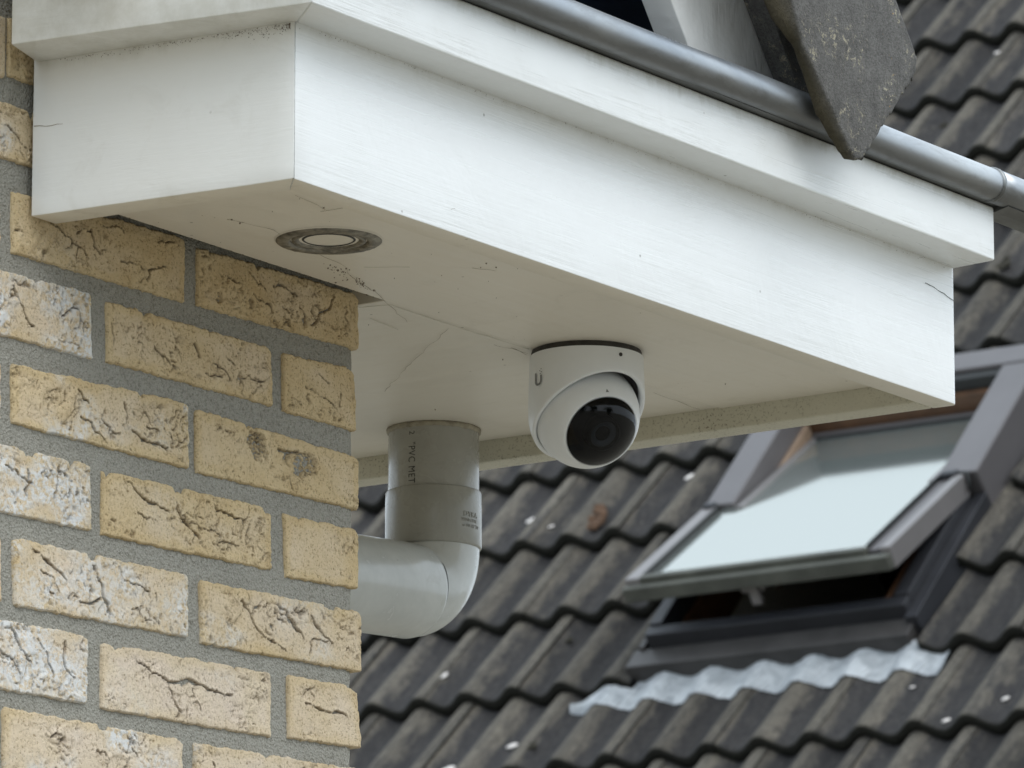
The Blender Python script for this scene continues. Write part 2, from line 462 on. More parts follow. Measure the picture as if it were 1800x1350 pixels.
M_web_l = flat_mat('pale_cobweb', (0.68, 0.66, 0.58, 1), 0.8, 0, 0.1, 200, 0)
M_crumb = flat_mat('brown_crumbs', (0.16, 0.11, 0.07, 1), 0.9, 0, 0.5, 300, 0)

def lead_mat():
    m = Mat('crimped_lead', 0.55, 0.15)
    o = m.coord()
    n = m.noise(o, 16, 5, 0.65, 0.8)
    c = m.mix(m.ramp(n, [(0.32, 0.0), (0.62, 1.0)]), (0.25, 0.275, 0.295, 1), (0.50, 0.53, 0.55, 1))
    m.col(c)
    wv = m.n.new('ShaderNodeTexWave'); wv.inputs['Scale'].default_value = 26; wv.inputs['Distortion'].default_value = 0.6
    m.l.new(m.coord(rot=(0, 0, 0.25)), wv.inputs['Vector'])
    m.bump(wv.outputs['Fac'], 0.9, 0.006)
    return m.m
M_lead = lead_mat()

def glass_mat(name, tint, gloss, trans, rough=.02, haze=0.0):
    """coated pane: mirror mix with a see-through tint"""
    m = Mat(name); n, l = m.n, m.l
    out = n['Material Output']; n.remove(m.b)
    gl = n.new('ShaderNodeBsdfGlossy'); gl.inputs['Roughness'].default_value = rough; gl.inputs['Color'].default_value = gloss
    tr = n.new('ShaderNodeBsdfTransparent'); tr.inputs['Color'].default_value = tint
    fr = n.new('ShaderNodeFresnel'); fr.inputs['IOR'].default_value = trans
    mx = n.new('ShaderNodeMixShader')
    if haze:
        df = n.new('ShaderNodeBsdfDiffuse'); df.inputs['Color'].default_value = (0.45, 0.50, 0.48, 1)
        m2 = n.new('ShaderNodeMixShader'); m2.inputs[0].default_value = haze
        l.new(tr.outputs[0], m2.inputs[1]); l.new(df.outputs[0], m2.inputs[2]); tr = m2
    l.new(fr.outputs[0], mx.inputs[0]); l.new(tr.outputs[0], mx.inputs[1]); l.new(gl.outputs[0], mx.inputs[2])
    l.new(mx.outputs[0], out.inputs['Surface'])
    return m.m
M_pane = glass_mat('coated_window_glass', (0.55, 0.62, 0.60, 1), (0.95, 0.965, 0.91, 1), 6.5, .08, .25)
M_dome = glass_mat('smoked_camera_dome', (0.60, 0.60, 0.62, 1), (1, 1, 1, 1), 1.31)
M_bluepane = flat_mat('dark_blue_window', (0.016, 0.026, 0.045, 1), 0.3, 0, 0.2, 8, 0, 0.5)

def ground_mat():
    m = Mat('mossy_garden_paving', 0.9)
    o = m.coord()
    c = m.mix(m.noise(o, 0.7, 5, 0.6), (0.195, 0.175, 0.140, 1), (0.25, 0.225, 0.18, 1))
    m.col(c); m.bump(m.noise(o, 30, 5), 0.4, 0.01)
    return m.m
M_ground = ground_mat()

# ================================================================== SETTING
def plain(name, verts, faces, mat, kind='structure', label=None, cat=None, loc=(0, 0, 0)):
    me = mesh_from(name, verts, faces, mat)
    o = bpy.data.objects.new(name, me); col.objects.link(o); o.location = loc
    o['kind'] = kind
    if label: o['label'] = label
    if cat: o['category'] = cat
    return o
plain('ground', [(-200, -200, 0), (200, -200, 0), (200, 300, 0), (-200, 300, 0)], [(0, 1, 2, 3)], M_ground, label='paved garden ground below both houses', cat='ground')

# ================================================================== BRICK WALL
# measured brick faces on the wall: (x, z) of top-left, top-right, bottom-right, bottom-left
BR = [
 # face quad, hue(0 yellow..1 pinkish), lime, cracks, corner?
 ([(-.4092,1.2421),(-.2092,1.2472),(-.2084,1.2002),(-.4081,1.1995)], .1,.0,.5,0),
 ([(-.5085,1.1768),(-.3162,1.1800),(-.3153,1.1399),(-.5073,1.1380)], .5,.3,.9,0),
 ([(-.3003,1.1800),(-.1088,1.1837),(-.1069,1.1390),(-.2994,1.1382)], .1,.0,.5,0),
 ([(-.0938,1.1833),(-.0033,1.1835),(-.0015,1.1363),(-.0932,1.1391)], .1,.0,.5,1),
 ([(-.6040,1.1126),(-.4155,1.1160),(-.4143,1.0735),(-.6027,1.0731)], .5,.9,.5,0),
 ([(-.4016,1.1162),(-.2090,1.1215),(-.2095,1.0743),(-.4005,1.0732)], .05,.05,.75,0),
 ([(-.1951,1.1171),(-.0021,1.1190),(-.0010,1.0776),(-.1937,1.0748)], .1,.0,.85,1),
 ([(-.5048,1.0553),(-.3148,1.0595),(-.3118,1.0128),(-.5034,1.0118)], .5,.85,.8,0),
 ([(-.2970,1.0575),(-.1072,1.0579),(-.1046,1.0163),(-.2948,1.0142)], .25,.0,.7,0),
 ([(-.0922,1.0572),(-.0065,1.0606),(-.0030,1.0147),(-.0910,1.0149)], .1,.0,.45,1),
 ([(-.6040,.9885),(-.4112,.9928),(-.4101,.9516),(-.6026,.9482)], .5,.6,.6,0),
 ([(-.3990,.9926),(-.2029,.9992),(-.2021,.9527),(-.3973,.9514)], .3,.42,.9,0),
 ([(-.1943,.9969),(-.0004,.9941),(-.0004,.9555),(-.1923,.9514)], .15,.0,.55,1),
 ([(-.5010,.9324),(-.3126,.9351),(-.3097,.8893),(-.4995,.8838)], .5,1.0,.95,0),
 ([(-.2987,.9338),(-.1063,.9379),(-.1043,.8933),(-.2984,.8886)], .15,.05,1.0,0),
 ([(-.0900,.9364),(.0003,.9387),(-.0009,.8953),(-.0874,.8909)], .3,.0,.12,1),
 ([(-.6000,.8657),(-.4078,.8681),(-.4066,.8234),(-.5993,.8212)], .3,.3,.6,0),
 ([(-.3945,.8699),(-.2020,.8734),(-.2006,.8288),(-.3921,.8236)], .35,.5,.9,0),
 ([(-.1870,.8720),(.0034,.8772),(.0040,.8335),(-.1843,.8270)], .25,.22,.9,1),
 ([(-.4971,.8076),(-.3117,.8123),(-.3125,.7652),(-.4957,.7600)], .6,1.0,1.0,0),
 ([(-.2967,.8101),(-.1046,.8161),(-.1040,.7696),(-.2963,.7642)], 1.0,.15,.6,0),
 ([(-.0838,.8169),(-.0010,.8208),(.0050,.7764),(-.0825,.7717)], .35,.0,.3,1),
 ([(-.6010,.7454),(-.4149,.7493),(-.4136,.7028),(-.5997,.7003)], .3,.3,.6,0),
 ([(-.4016,.7492),(-.2057,.7530),(-.2042,.7068),(-.4004,.7030)], .55,.45,.65,0),
 ([(-.1915,.7528),(.0040,.7589),(.0045,.7165),(-.1907,.7085)], .6,.2,.6,1),
]
wall = Thing('brick_wall', 'yellow handmade brick wall with grey mortar carrying the white eave at its corner', 'wall', WALL, (0, 0, -CAMZ))

MARKS = {   # brick index: creases as (width mm, depth mm, points in fractions of the face from its top-left) and rough hollows (x, y, rx, ry)
 1: ([(1.2,4,[(.70,.2),(.85,.4),(.95,.8)]),(.8,3,[(.5,.4),(.62,.7),(.8,.75)])],[]),
 5: ([(2.2,4,[(.44,.32),(.47,.5),(.50,.62)]),(.9,3,[(.36,.42),(.40,.30),(.45,.36)]),(1.0,3,[(.20,.35),(.32,.50),(.38,.62),(.43,.74)]),(1.2,4,[(.78,.83),(.80,.62),(.88,.55)]),(.9,3,[(.62,.66),(.70,.62),(.76,.70)]),(.8,2,[(.84,.2),(.90,.12),(.96,.16)]),(.8,2,[(.52,.15),(.60,.12),(.64,.22)])],[]),
 6: ([(1.5,4,[(.34,.55),(.42,.62),(.46,.75)]),(1.3,3,[(.46,.28),(.54,.24),(.60,.36)]),(1.2,4,[(.84,.15),(.80,.45),(.74,.60),(.70,.80)]),(.9,3,[(.30,.18),(.38,.30),(.42,.40)]),(.7,2,[(.15,.35),(.25,.42)])],[]),
 7: ([(1.2,4,[(.55,.2),(.60,.55),(.66,.75)]),(1.0,3,[(.82,.5),(.87,.35),(.92,.3)])],[]),
 8: ([(2.0,4,[(.52,.3),(.54,.42),(.55,.5)]),(1.0,3,[(.27,.55),(.33,.66),(.40,.80)]),(1.0,3,[(.58,.72),(.63,.78),(.68,.70)]),(.9,3,[(.86,.62),(.92,.66),(.97,.55)]),(.8,2,[(.70,.35),(.76,.5)]),(.8,2,[(.62,.55),(.70,.62),(.74,.75)])],[]),
 9: ([(.7,2,[(.5,.25),(.62,.35)]),(.8,2,[(.35,.5),(.55,.62),(.72,.72)]),(.9,3,[(.78,.45),(.77,.68)])],[]),
 11: ([(2.4,5,[(.36,.20),(.43,.36)]),(1.5,5,[(.38,.62),(.43,.66),(.47,.80),(.53,.95)]),(1.3,4,[(.62,.22),(.64,.45),(.61,.62)]),(1.6,5,[(.66,.60),(.72,.70),(.80,.78),(.87,.78)]),(1.6,4,[(.74,.28),(.76,.42)]),(1.8,4,[(.75,.52),(.82,.56)]),(1.0,4,[(.50,.60),(.55,.70),(.60,.74)]),(.9,3,[(.88,.55),(.92,.68)])],[]),
 12: ([(1.8,4,[(.50,.32),(.58,.26),(.62,.22)]),(1.0,3,[(.56,.75),(.58,.95)]),(.8,2,[(.12,.15),(.22,.25)])],[(.37,.30,.065,.22),(.64,.44,.10,.22)]),
 13: ([(2.6,6,[(.63,.25),(.64,.42),(.62,.62)]),(1.4,5,[(.50,.30),(.58,.40),(.66,.42)]),(1.6,5,[(.82,.15),(.80,.38),(.78,.62)]),(1.0,4,[(.70,.30),(.76,.22),(.85,.25)])],[]),
 14: ([(1.6,4,[(.14,.10),(.20,.25),(.28,.36),(.38,.40)]),(2.4,6,[(.44,.22),(.46,.42),(.50,.62),(.56,.72)]),(1.8,5,[(.66,.20),(.74,.26),(.84,.32)]),(1.0,3,[(.50,.52),(.60,.58),(.70,.62)]),(.9,3,[(.62,.80),(.72,.70),(.80,.72)]),(.9,3,[(.20,.55),(.30,.62)])],[]),
 17: ([(1.4,4,[(.10,.12),(.18,.24),(.25,.38),(.29,.48)]),(2.6,6,[(.45,.10),(.47,.30),(.50,.46),(.50,.62),(.53,.74)]),(1.4,4,[(.34,.66),(.38,.76),(.44,.74),(.48,.66)]),(1.0,3,[(.14,.40),(.22,.50),(.25,.68)]),(1.6,4,[(.80,.40),(.81,.52)]),(1.0,3,[(.62,.30),(.72,.34),(.78,.42)]),(1.0,3,[(.68,.70),(.72,.82)])],[]),
 18: ([(1.8,5,[(.24,.20),(.29,.34),(.31,.52),(.36,.68)]),(.9,3,[(.36,.70),(.44,.76),(.52,.90)]),(3.0,7,[(.48,.16),(.54,.30),(.58,.48),(.63,.62)]),(1.6,5,[(.67,.24),(.72,.40),(.78,.56),(.81,.62)]),(1.4,4,[(.66,.86),(.67,.68),(.72,.60),(.80,.58)]),(1.0,3,[(.86,.30),(.92,.42)])],[]),
 19: ([(1.5,5,[(.55,.10),(.60,.35),(.66,.55)]),(1.3,5,[(.86,.15),(.85,.40),(.88,.60),(.92,.62)]),(1.3,4,[(.48,.45),(.55,.55),(.60,.75)]),(1.2,4,[(.70,.20),(.76,.42),(.80,.72)])],[]),
 20: ([(1.6,5,[(.28,.30),(.37,.42),(.46,.40),(.50,.36),(.58,.40),(.66,.46),(.76,.46)]),(3.6,8,[(.46,.39),(.50,.35),(.56,.39)]),(1.3,4,[(.37,.43),(.40,.62),(.46,.86)]),(.9,3,[(.52,.46),(.54,.66),(.57,.80)]),(.8,2,[(.18,.2),(.28,.30)])],[]),
 21: ([(1.4,5,[(.24,.42),(.45,.47),(.66,.48),(.82,.50)]),(.8,2,[(.2,.2),(.35,.25)])],[]),
 23: ([(1.8,4,[(.50,.42),(.54,.34),(.57,.48)]),(1.2,3,[(.26,.30),(.30,.26),(.33,.34)]),(1.2,3,[(.70,.28),(.74,.38)]),(1.0,3,[(.28,.78),(.34,.80)])],[]),
 24: ([(1.2,4,[(.1,.3),(.2,.6)]),(1.2,4,[(.5,.2),(.6,.5)])],[]),
}
def seg_dist(px, pz, pts):
    d = np.full(px.shape, 1e9)
    for (ax, az), (bx, bz) in zip(pts[:-1], pts[1:]):
        vx, vz = bx - ax, bz - az; t = np.clip(((px - ax) * vx + (pz - az) * vz) / (vx * vx + vz * vz + 1e-12), 0, 1)
        d = np.minimum(d, np.hypot(px - ax - vx * t, pz - az - vz * t))
    return d
def make_brick(q, hue, lime, crack, corner, seed, step=0.00085):
    (tlx, tlz), (trx, trz), (brx, brz), (blx, blz) = q
    L = trx - tlx; H = trz - brz
    tlz, trz, blz, brz = tlz + .0009, trz + .0009, blz - .0005, brz - .0005
    nx = max(12, int(L / step)); nz = max(8, int(H / step))
    a = np.linspace(0, 1, nx); b = np.linspace(0, 1, nz)
    A, Bq = np.meshgrid(a, b)
    rs = np.random.RandomState(seed); o1, o2, o3, o4 = rs.rand(4) * 200
    X = (tlx + (trx - tlx) * A) * (1 - Bq) + (blx + (brx - blx) * A) * Bq
    topn = 0.0024 * fbm(a * L * 75 + o1, a * 0 + o2, 5, p=.66)
    topn += 0.0009 * fbm(a * L * 420 + o1, a * 0, 2)
    topn -= 0.0060 * sstep(.18, .60, fbm(a * L * 38 + o3, a * 0 + 3, 3)) * (0.35 + crack)
    botn = 0.0006 * fbm(a * L * 500 + o3, a * 0, 2) + 0.0016 * fbm(a * L * 120 + o2, a * 0 + o1, 4, p=.6) + 0.0024 * sstep(.4, .8, fbm(a * L * 60 + o1, a * 0 + 7, 3)) * crack
    # hand-formed rounded upper corners
    rr = 0.003 + 0.008 * rs.rand(); xr = np.clip((a * L - (L - rr)) / rr, 0, 1); topn = topn - rr * 0.75 * (1 - np.sqrt(1 - 0.98 * xr ** 2))
    rl = 0.002 + 0.003 * rs.rand(); xl = np.clip((rl - a * L) / rl, 0, 1); topn = topn - rl * 0.7 * (1 - np.sqrt(1 - 0.98 * xl ** 2))
    ZT = tlz + (trz - tlz) * a + topn; ZB = blz + (brz - blz) * a + botn
    Z = ZT[None, :] * (1 - Bq) + ZB[None, :] * Bq
    lefn = 0.0010 * fbm(b * H * 110 + o4, b * 0 + 1, 3); rign = 0.0014 * fbm(b * H * 110 + o4, b * 0 + 21, 4)
    X = X + (lefn[:, None] * (1 - A) + rign[:, None] * A)
    sx, sz = X + o1, Z + o2
    # relief: gentle swell, folds (hand-moulded creases), pits
    h = 0.0009 * fbm(sx * 22, sz * 38, 4) + 0.00060 * fbm(sx * 150, sz * 170, 4, p=.65)
    wx = fbm(sx * 40, sz * 40, 3); wz = fbm(sx * 40 + 50, sz * 40 + 50, 3)
    ang = rs.uniform(-.9, -.2)
    rx = sx * math.cos(ang) - sz * math.sin(ang); rz = sx * math.sin(ang) + sz * math.cos(ang)
    mask = sstep(0.06 - 0.40 * crack, 0.42 - 0.28 * crack, fbm(sx * 16 + 31, sz * 28 + 11, 2))
    edge = sstep(0.0, 0.006, np.minimum(np.minimum(A * L, (1 - A) * L), np.minimum(Bq * H, (1 - Bq) * H)))
    n1 = gnoise(rx * 34 + wx * 1.1, rz * 80 + wz * 1.3); n2 = gnoise(rx * 75 + wx * 2.2 + 9, rz * 150 + wz * 2.0)
    n3 = gnoise(sx * 120 + wx * 3, sz * 150 + wz * 3)
    wid = 0.035 + 0.085 * sstep(-.1, .6, fbm(sx * 45 + 77, sz * 60, 2))
    c1 = sstep(0, 1, 1 - np.abs(n1) / wid); c1 = np.where(np.abs(n1) < wid, c1, 0) * sstep(-.15, .35, fbm(sx * 38 + 5, sz * 50, 2))
    c2 = np.where(np.abs(n2) < .075, 1 - np.abs(n2) / .075, 0) * sstep(.0, .35, fbm(sx * 60 + 15, sz * 70, 2))
    c3 = np.where(np.abs(n3) < .08, 1 - np.abs(n3) / .08, 0) * sstep(.05, .4, fbm(sx * 70 + 25, sz * 70 + 4, 2))
    pit = sstep(.50, .72, fbm(sx * 80 + 3, sz * 90 + 8, 2))
    crk = (c1 * 1.0 + c2 * .55) * mask + c3 * .42 * (0.45 + mask) + pit * .35 * (0.15 + mask)
    crk = np.clip(crk, 0, 1.2) * (0.3 + 0.7 * edge)
    crk = np.clip(crk * 1.25, 0, 1.3)
    hx, hz = (X - tlx) + .0022 * fbm(sx * 130, sz * 130, 3) + .0035 * wx * .5, (tlz - Z) + .0022 * fbm(sx * 130 + 40, sz * 130, 3)
    lines, hollows = MARKS.get(seed - 100, ([], []))
    hero = np.zeros_like(h); hdep = np.zeros_like(h)
    px_, pz_ = A * L + .0028 * fbm(sx * 110, sz * 110, 4), Bq * H + .0028 * fbm(sx * 110 + 40, sz * 110, 4)
    for wmm, dmm, pts in lines:
        d_ = seg_dist(px_, pz_, [(x_ * L, z_ * H) for x_, z_ in pts])
        wv_ = wmm * .00068 * (0.45 + 1.1 * sstep(-.5, .6, fbm(sx * 60, sz * 60 + 9, 2)))
        k_ = np.clip(1 - d_ / wv_, 0, 1); k_ = k_ * k_ * (3 - 2 * k_)
        hero = np.maximum(hero, k_ * 1.3); hdep = np.maximum(hdep, k_ * dmm * .0013)
        lip = np.exp(-(d_ / .0022) ** 2) * (1 - k_); h = h + .0007 * lip
    for (cx_, cz_, rx_, rz_) in hollows:
        e_ = np.hypot((A - cx_) / rx_, (Bq - cz_) / rz_) + .95 * fbm(sx * 55, sz * 70, 4)
        k_ = sstep(1.0, .8, e_); rr_ = np.abs(fbm(sx * 150, sz * 320, 3))
        h = h - k_ * (.0016 + .003 * sstep(.25, .0, rr_)); hero = np.maximum(hero, k_ * (.22 + .75 * sstep(.16, .02, rr_)))
    fold = 0.0022 * (np.abs(n1) - .3) * mask * edge + 0.0010 * np.sign(n1) * sstep(0, .25, np.abs(n1)) * mask * edge
    h = h + fold * .55 - 0.0042 * crk * (0.5 + 0.5 * crack) - hdep
    crk = np.maximum(crk * .8, hero)
    dmin = np.minimum(np.minimum(A * L, (1 - A) * L), np.minimum(Bq * H, (1 - Bq) * H))
    h = h - 0.0022 * (1 - np.sqrt(1 - (1 - np.clip(dmin / 0.0012, 0, 1)) ** 2))
    Y = -h                                            # outward is -y
    limef = np.clip(lime * 1.15 * (0.25 + 1.1 * sstep(-.25, .45, fbm(sx * 17 + 60, sz * 30, 3)) + 0.5 * mask - 0.2), 0, 1)
    if lime < .5: limef = limef * sstep(-.05, .3, fbm(sx * 14 + 90, sz * 22 + 9, 2)) * 1.5
    hues = np.clip(hue + (.25 if Z.mean() < .86 else 0) + 0.45 * fbm(sx * 15, sz * 20, 3) , 0, 1)  # lower courses made paler: brighter light below the eave put into colour
    rim_ = 1 - sstep(.002, .009, dmin + .004 * fbm(sx * 60, sz * 60, 3)); hues = np.clip(hues + .03 - .35 * rim_, 0, 1)
    V = np.stack([X, Y, Z], -1).reshape(-1, 3)
    F = grid_faces(nz, nx, flip=True)
    at = {'lime': limef.ravel(), 'dirt': np.clip(crk * 1.2, 0, 1).ravel(), 'hue': hues.ravel()}
    # sides: run the outline back into the mortar
    ring = [(0, j) for j in range(nx)] + [(i, nx - 1) for i in range(1, nz)] + [(nz - 1, j) for j in range(nx - 2, -1, -1)] + [(i, 0) for i in range(nz - 2, 0, -1)]
    ri = np.array([i * nx + j for i, j in ring]); base = V[ri]
    depths = [0.012, 0.03] if not corner else [0.003, 0.007, 0.012, 0.018, 0.025, 0.033, 0.042, 0.052, 0.062, 0.072, 0.082, 0.090]
    off = len(V); prev = ri; VV = [V]
    for d in depths:
        nb = base.copy(); nb[:, 1] = base[:, 1] + d
        if corner:
            nb[:, 0] += 0.0007 * fbm(base[:, 2] * 90 + o1, np.full(len(nb), d * 90) + o2, 3) * (base[:, 0] > -0.02)
        idx = np.arange(off, off + len(nb))
        for k in range(len(ring)):
            k2 = (k + 1) % len(ring)
            F.append((prev[k], prev[k2], idx[k2], idx[k]))
        prev = idx; off += len(nb); VV.append(nb)
        for key in at: at[key] = np.concatenate([at[key], at[key][ri] if key != 'dirt' else np.zeros(len(ri))])
    return np.concatenate(VV), F, at

for i, (q, hue, lime, crack, corner) in enumerate(BR):
    V, F, at = make_brick(q, hue, lime, crack, corner, 100 + i, 0.00085 if q[1][0] > -.45 else 0.002)
    wall.add('brick', V, F, M_brick, smooth=True, attrs=at)

# plain bricks round the measured ones, same bond, simple rounded blocks
def plain_brick_mesh(Lx, Hz, D):
    bm = box_bm(0, Lx, 0, D, 0, Hz, 0.0025, 2)
    me = bpy.data.meshes.new('brick'); bm.to_mesh(me); bm.free(); me.materials.append(M_brick)
    for k, v in (('lime', .15), ('dirt', 0.0), ('hue', .3)):
        at = me.attributes.new(k, 'FLOAT', 'POINT'); at.data.foreach_set('value', [v] * len(me.vertices))
    return me
pb_full = plain_brick_mesh(.193, .045, .03); pb_side = plain_brick_mesh(.045, .045, .03)
pb_head = plain_brick_mesh(.0925, .045, .09)
course = .0612
rows = {}
for r_ in range(-9, 12):
    z0 = 1.0745 - r_ * course                # bottom edge of course r_
    xs = []
    x = 0.0
    if r_ % 2 == 0: lens = [.193] * 6
    else: lens = [.0925] + [.193] * 5
    for Lb in lens:
        xs.append((x - Lb, Lb)); x -= Lb + .0125
    for (x0, Lb) in xs:
        inside = -3 < r_ - 0 + 0.5 and False
        if x0 > -.64 and (0.70 < z0 + .02 < 1.245):
            # measured bricks already stand here
            if not (z0 > 1.19 and (x0 < -.42 or x0 > -.2)):
                continue
        if x0 < -1.0: continue
        o = wall.link('brick', pb_full if Lb > .1 else pb_head)
        o.location = (x0, 0.0006, z0 + CAMZ)
# return face beyond the corner
for r_ in range(-9, 12):
    z0 = 1.0745 - r_ * course
    y = 0.0925 + .0125 if r_ % 2 == 0 else 0.193 + .0125
    k = 0
    while y < .75:
        o = wall.link('brick', pb_full)
        o.rotation_euler = (0, 0, R(90)); o.location = (-.0008, y, z0 + CAMZ)
        y += .2055
for r_ in range(-9, 12):
    if r_ % 2 == 1:
        z0 = 1.0745 - r_ * course
        o = wall.link('brick', pb_full); o.rotation_euler = (0, 0, R(90)); o.location = (-.0012, .0, z0 + CAMZ) if not (0.70 < z0 + .02 < 1.2) else (-.0035, .0925, z0 + CAMZ)
        if (0.70 < z0 + .02 < 1.2): o.scale = (.52, 1, 1)
# mortar body: fine sheet where it is seen, box elsewhere
def mortar():
    xs = np.concatenate([[-2.6, -1.6, -1.0], np.arange(-.62, -.0075, .0035), [-.0045]]); zs = np.concatenate([[-CAMZ, 0, .4], np.arange(.66, 1.26, .0035), [1.4, 2.0]])
    X, Z = np.meshgrid(xs, zs)
    Y = 0.0030 + 0.0009 * fbm(X * 70, Z * 70, 4) + 0.0008 * fbm(X * 14, Z * 14, 2)
    Y[:, -1] += 0.002
    X = X + 0
    X[:, -1] = -0.0042 + 0.0016 * fbm(Z[:, -1] * 130, Z[:, -1] * 0, 4)
    V = np.stack([X, Y, Z], -1).reshape(-1, 3); nr, nc = X.shape
    F = grid_faces(nr, nc, flip=True)
    VV = [V]; off = len(V)
    # right-hand return: sheet going back from the last column
    ys = np.linspace(0.008, 1.2, 30)
    E = V.reshape(nr, nc, 3)[:, -1]
    VR = np.repeat(E[:, None, :], 31, 1).copy()
    VR[:, 1:, 1] = ys[None, :]; VR[:, 1:, 0] = -0.0068
    VR = VR.reshape(-1, 3); VV.append(VR)
    F += grid_faces(nr, 31, off, flip=True); off += len(VR)
    # back and far left
    bz0, bz1 = -CAMZ, 2.0
    q = [(-2.6, .3, bz0), (-2.6, .3, bz1), (-2.6, .005, bz0), (-2.6, .005, bz1), (-.0068, .3, bz1), (-.0068, .005, bz1)]
    VV.append(np.array(q)); F += [(off, off + 2, off + 3, off + 1), (off + 1, off + 3, off + 5, off + 4)]
    return np.concatenate(VV), F
V, F = mortar()
wall.add('mortar', V, F, M_mortar, smooth=True)

# ================================================================== EAVE BOX
eave = Thing('eave_box', 'white painted timber eave box jutting out from the brick wall corner', 'eave', HOUSE, (.43, .2, 0))
ZT = .112
A_, B_, C_, D_ = (-.0206, .2155), (0, 0), (.8800, 0), (.868, .60)
Ai, Bi, Ci, Di = (.0064, .2155), (.0250, .0223), (.8525, .0223), (.8408, .60)
def rough_board(bm, cuts, amp, axis_len, seed):
    """light hand-made unevenness of a painted board"""
    bmesh.ops.subdivide_edges(bm, edges=[e for e in bm.edges if e.calc_length() > axis_len], cuts=cuts, use_grid_fill=True)
    co = np.array([v.co[:] for v in bm.verts])
    d = amp * fbm(co[:, 0] * 9 + seed + co[:, 2] * 5, co[:, 1] * 9 + co[:, 2] * 7, 3)
    for v, k in zip(bm.verts, d):
        v.co.z += k * 0.5; v.co.y += k * 0.5; v.co.x += k * 0.3
    return bm
s_ = .0002
eave.bm('fascia_board', rough_board(prism_bm([(.0001, 0), (.8745, 0), (.8775, .0006), (.8795, .0020), (.8805, .0045), (.8795, .0223), (.0247, .0223)], 0, ZT + .02, .0008, 2), 40, .0010, .3, 3), M_fascia, True)
eave.bm('end_board', rough_board(prism_bm([A_, (-.0001, .0001), (.0245, .0224), Ai], 0.0002, ZT + .02, .0008, 2), 12, .0009, .1, 5), M_end, True)
eave.bm('far_end_board', rough_board(prism_bm([(.8790, .0225), D_, Di, (Ci[0] + s_, .0225)], -.0003, ZT + .02, .0018, 3), 20, .0009, .3, 8), M_farlip, True)
for o_ in [c for c in bpy.data.objects if c.parent == eave.e and c.name.split('.')[0] in ('fascia_board', 'end_board')]:
    o_.data.materials.append(M_lip)                 # the undersides carry the cream soffit paint
    for p_ in o_.data.polygons:
        if p_.normal.z < -.8: p_.material_index = 1
eave.bm('soffit_board', box_bm(.0262, .8512, .0226, .2055, .0175, .032, .0006, 1), M_soffit, False, label='front soffit board carrying the lamp and the camera')
eave.bm('soffit_board', prism_bm([(.3905, .2066), (.8490, .2066), (.8404, .60), (.3905, .60)], .0182, .033, .0006, 1), M_soffit2, False, label='rear soffit board that the drain pipe comes through')
# crown moulding: projecting board with a return on the near end
co_, ci_ = [(-.0665, .1985), (-.031, -.0370), (.8755, -.0395)], [(-.012, .2155), (.006, .004), (.8800, .004)]
eave.bm('crown_board', rough_board(prism_bm([co_[1], co_[2], ci_[2], ci_[1]], ZT, .1560, .0018, 3), 40, .0008, .3, 12), M_crown, True)
eave.bm('crown_return', rough_board(prism_bm([co_[0], (co_[1][0] + .0004, co_[1][1] + .0002), (ci_[1][0] - .0003, ci_[1][1]), ci_[0]], ZT + .0002, .1750, .0010, 2), 12, .0008, .1, 14), M_end, True)
eave.bm('top_board', box_bm(-.008, .866, .006, .60, .134, .150), M_dark)

# cobwebs, crumbs and hairline cracks lying on the paint
def soff(x, y, z=.0172):
    return Vector((x, y, z))
def strand_set(lines, rad, mat, name, label, wob=.0008, seed=1, dz=.0170):
    rnd = random.Random(seed); VV = []; FF = []
    for ln in lines:
        pts = []
        for (a, b) in zip(ln[:-1], ln[1:]):
            n = max(3, int(math.hypot(b[0] - a[0], b[1] - a[1]) / .010))
            for k in range(n):
                t = k / n; p = soff(a[0] + (b[0] - a[0]) * t, a[1] + (b[1] - a[1]) * t, dz)
                pts.append(p + Vector((rnd.uniform(-wob, wob), rnd.uniform(-wob, wob) * 2, rnd.uniform(-.0001, .0001))))
        pts.append(soff(*ln[-1], dz))
        V, F = ring_tube(pts, [rad * rnd.uniform(.5, 1.5) for _ in pts], 5, False)
        off = len(VV); VV += V; FF += [tuple(i + off for i in f) for f in F]
    return eave.add(name, VV, FF, mat, label=label, kind='stuff')
dark_lines = [[(0.1189, 0.1477), (0.1548, 0.1402), (0.1762, 0.1451)], [(0.1384, 0.0821), (0.1397, 0.063), (0.1409, 0.0498)], [(0.0911, 0.0669), (0.1251, 0.0723), (0.1358, 0.0742)], [(0.2392, 0.1571), (0.2713, 0.1602), (0.3162, 0.1829), (0.3503, 0.1911)], [(0.3503, 0.1911), (0.4073, 0.2125), (0.4535, 0.2321)], [(0.6403, 0.3902), (0.5721, 0.3156), (0.4886, 0.2187)], [(0.5692, 0.2154), (0.5941, 0.2177)], [(0.5546, 0.2225), (0.5724, 0.2177), (0.5985, 0.2218)], [(0.7678, 0.2152), (0.8046, 0.2177), (0.8401, 0.2191)], [(0.1858, 0.0086), (0.186, -0.0032)], [(0.3384, 0.0888), (0.3567, 0.0812)]]        # on the soffit, house metres
strand_set(dark_lines, .00011, M_web, 'cobweb_strand', 'dark dusty cobweb strands')
strand_set([[(0.3941, 0.2348), (0.4013, 0.2081)], [(0.4279, 0.2489), (0.4712, 0.2535)], [(0.4043, 0.2103), (0.4869, 0.2111), (0.5833, 0.2091)], [(0.2923, 0.1548), (0.3115, 0.1273)]], .00030, M_web_l, 'paint_ridge', 'pale raised paint lines', .0003, 4, .0174)
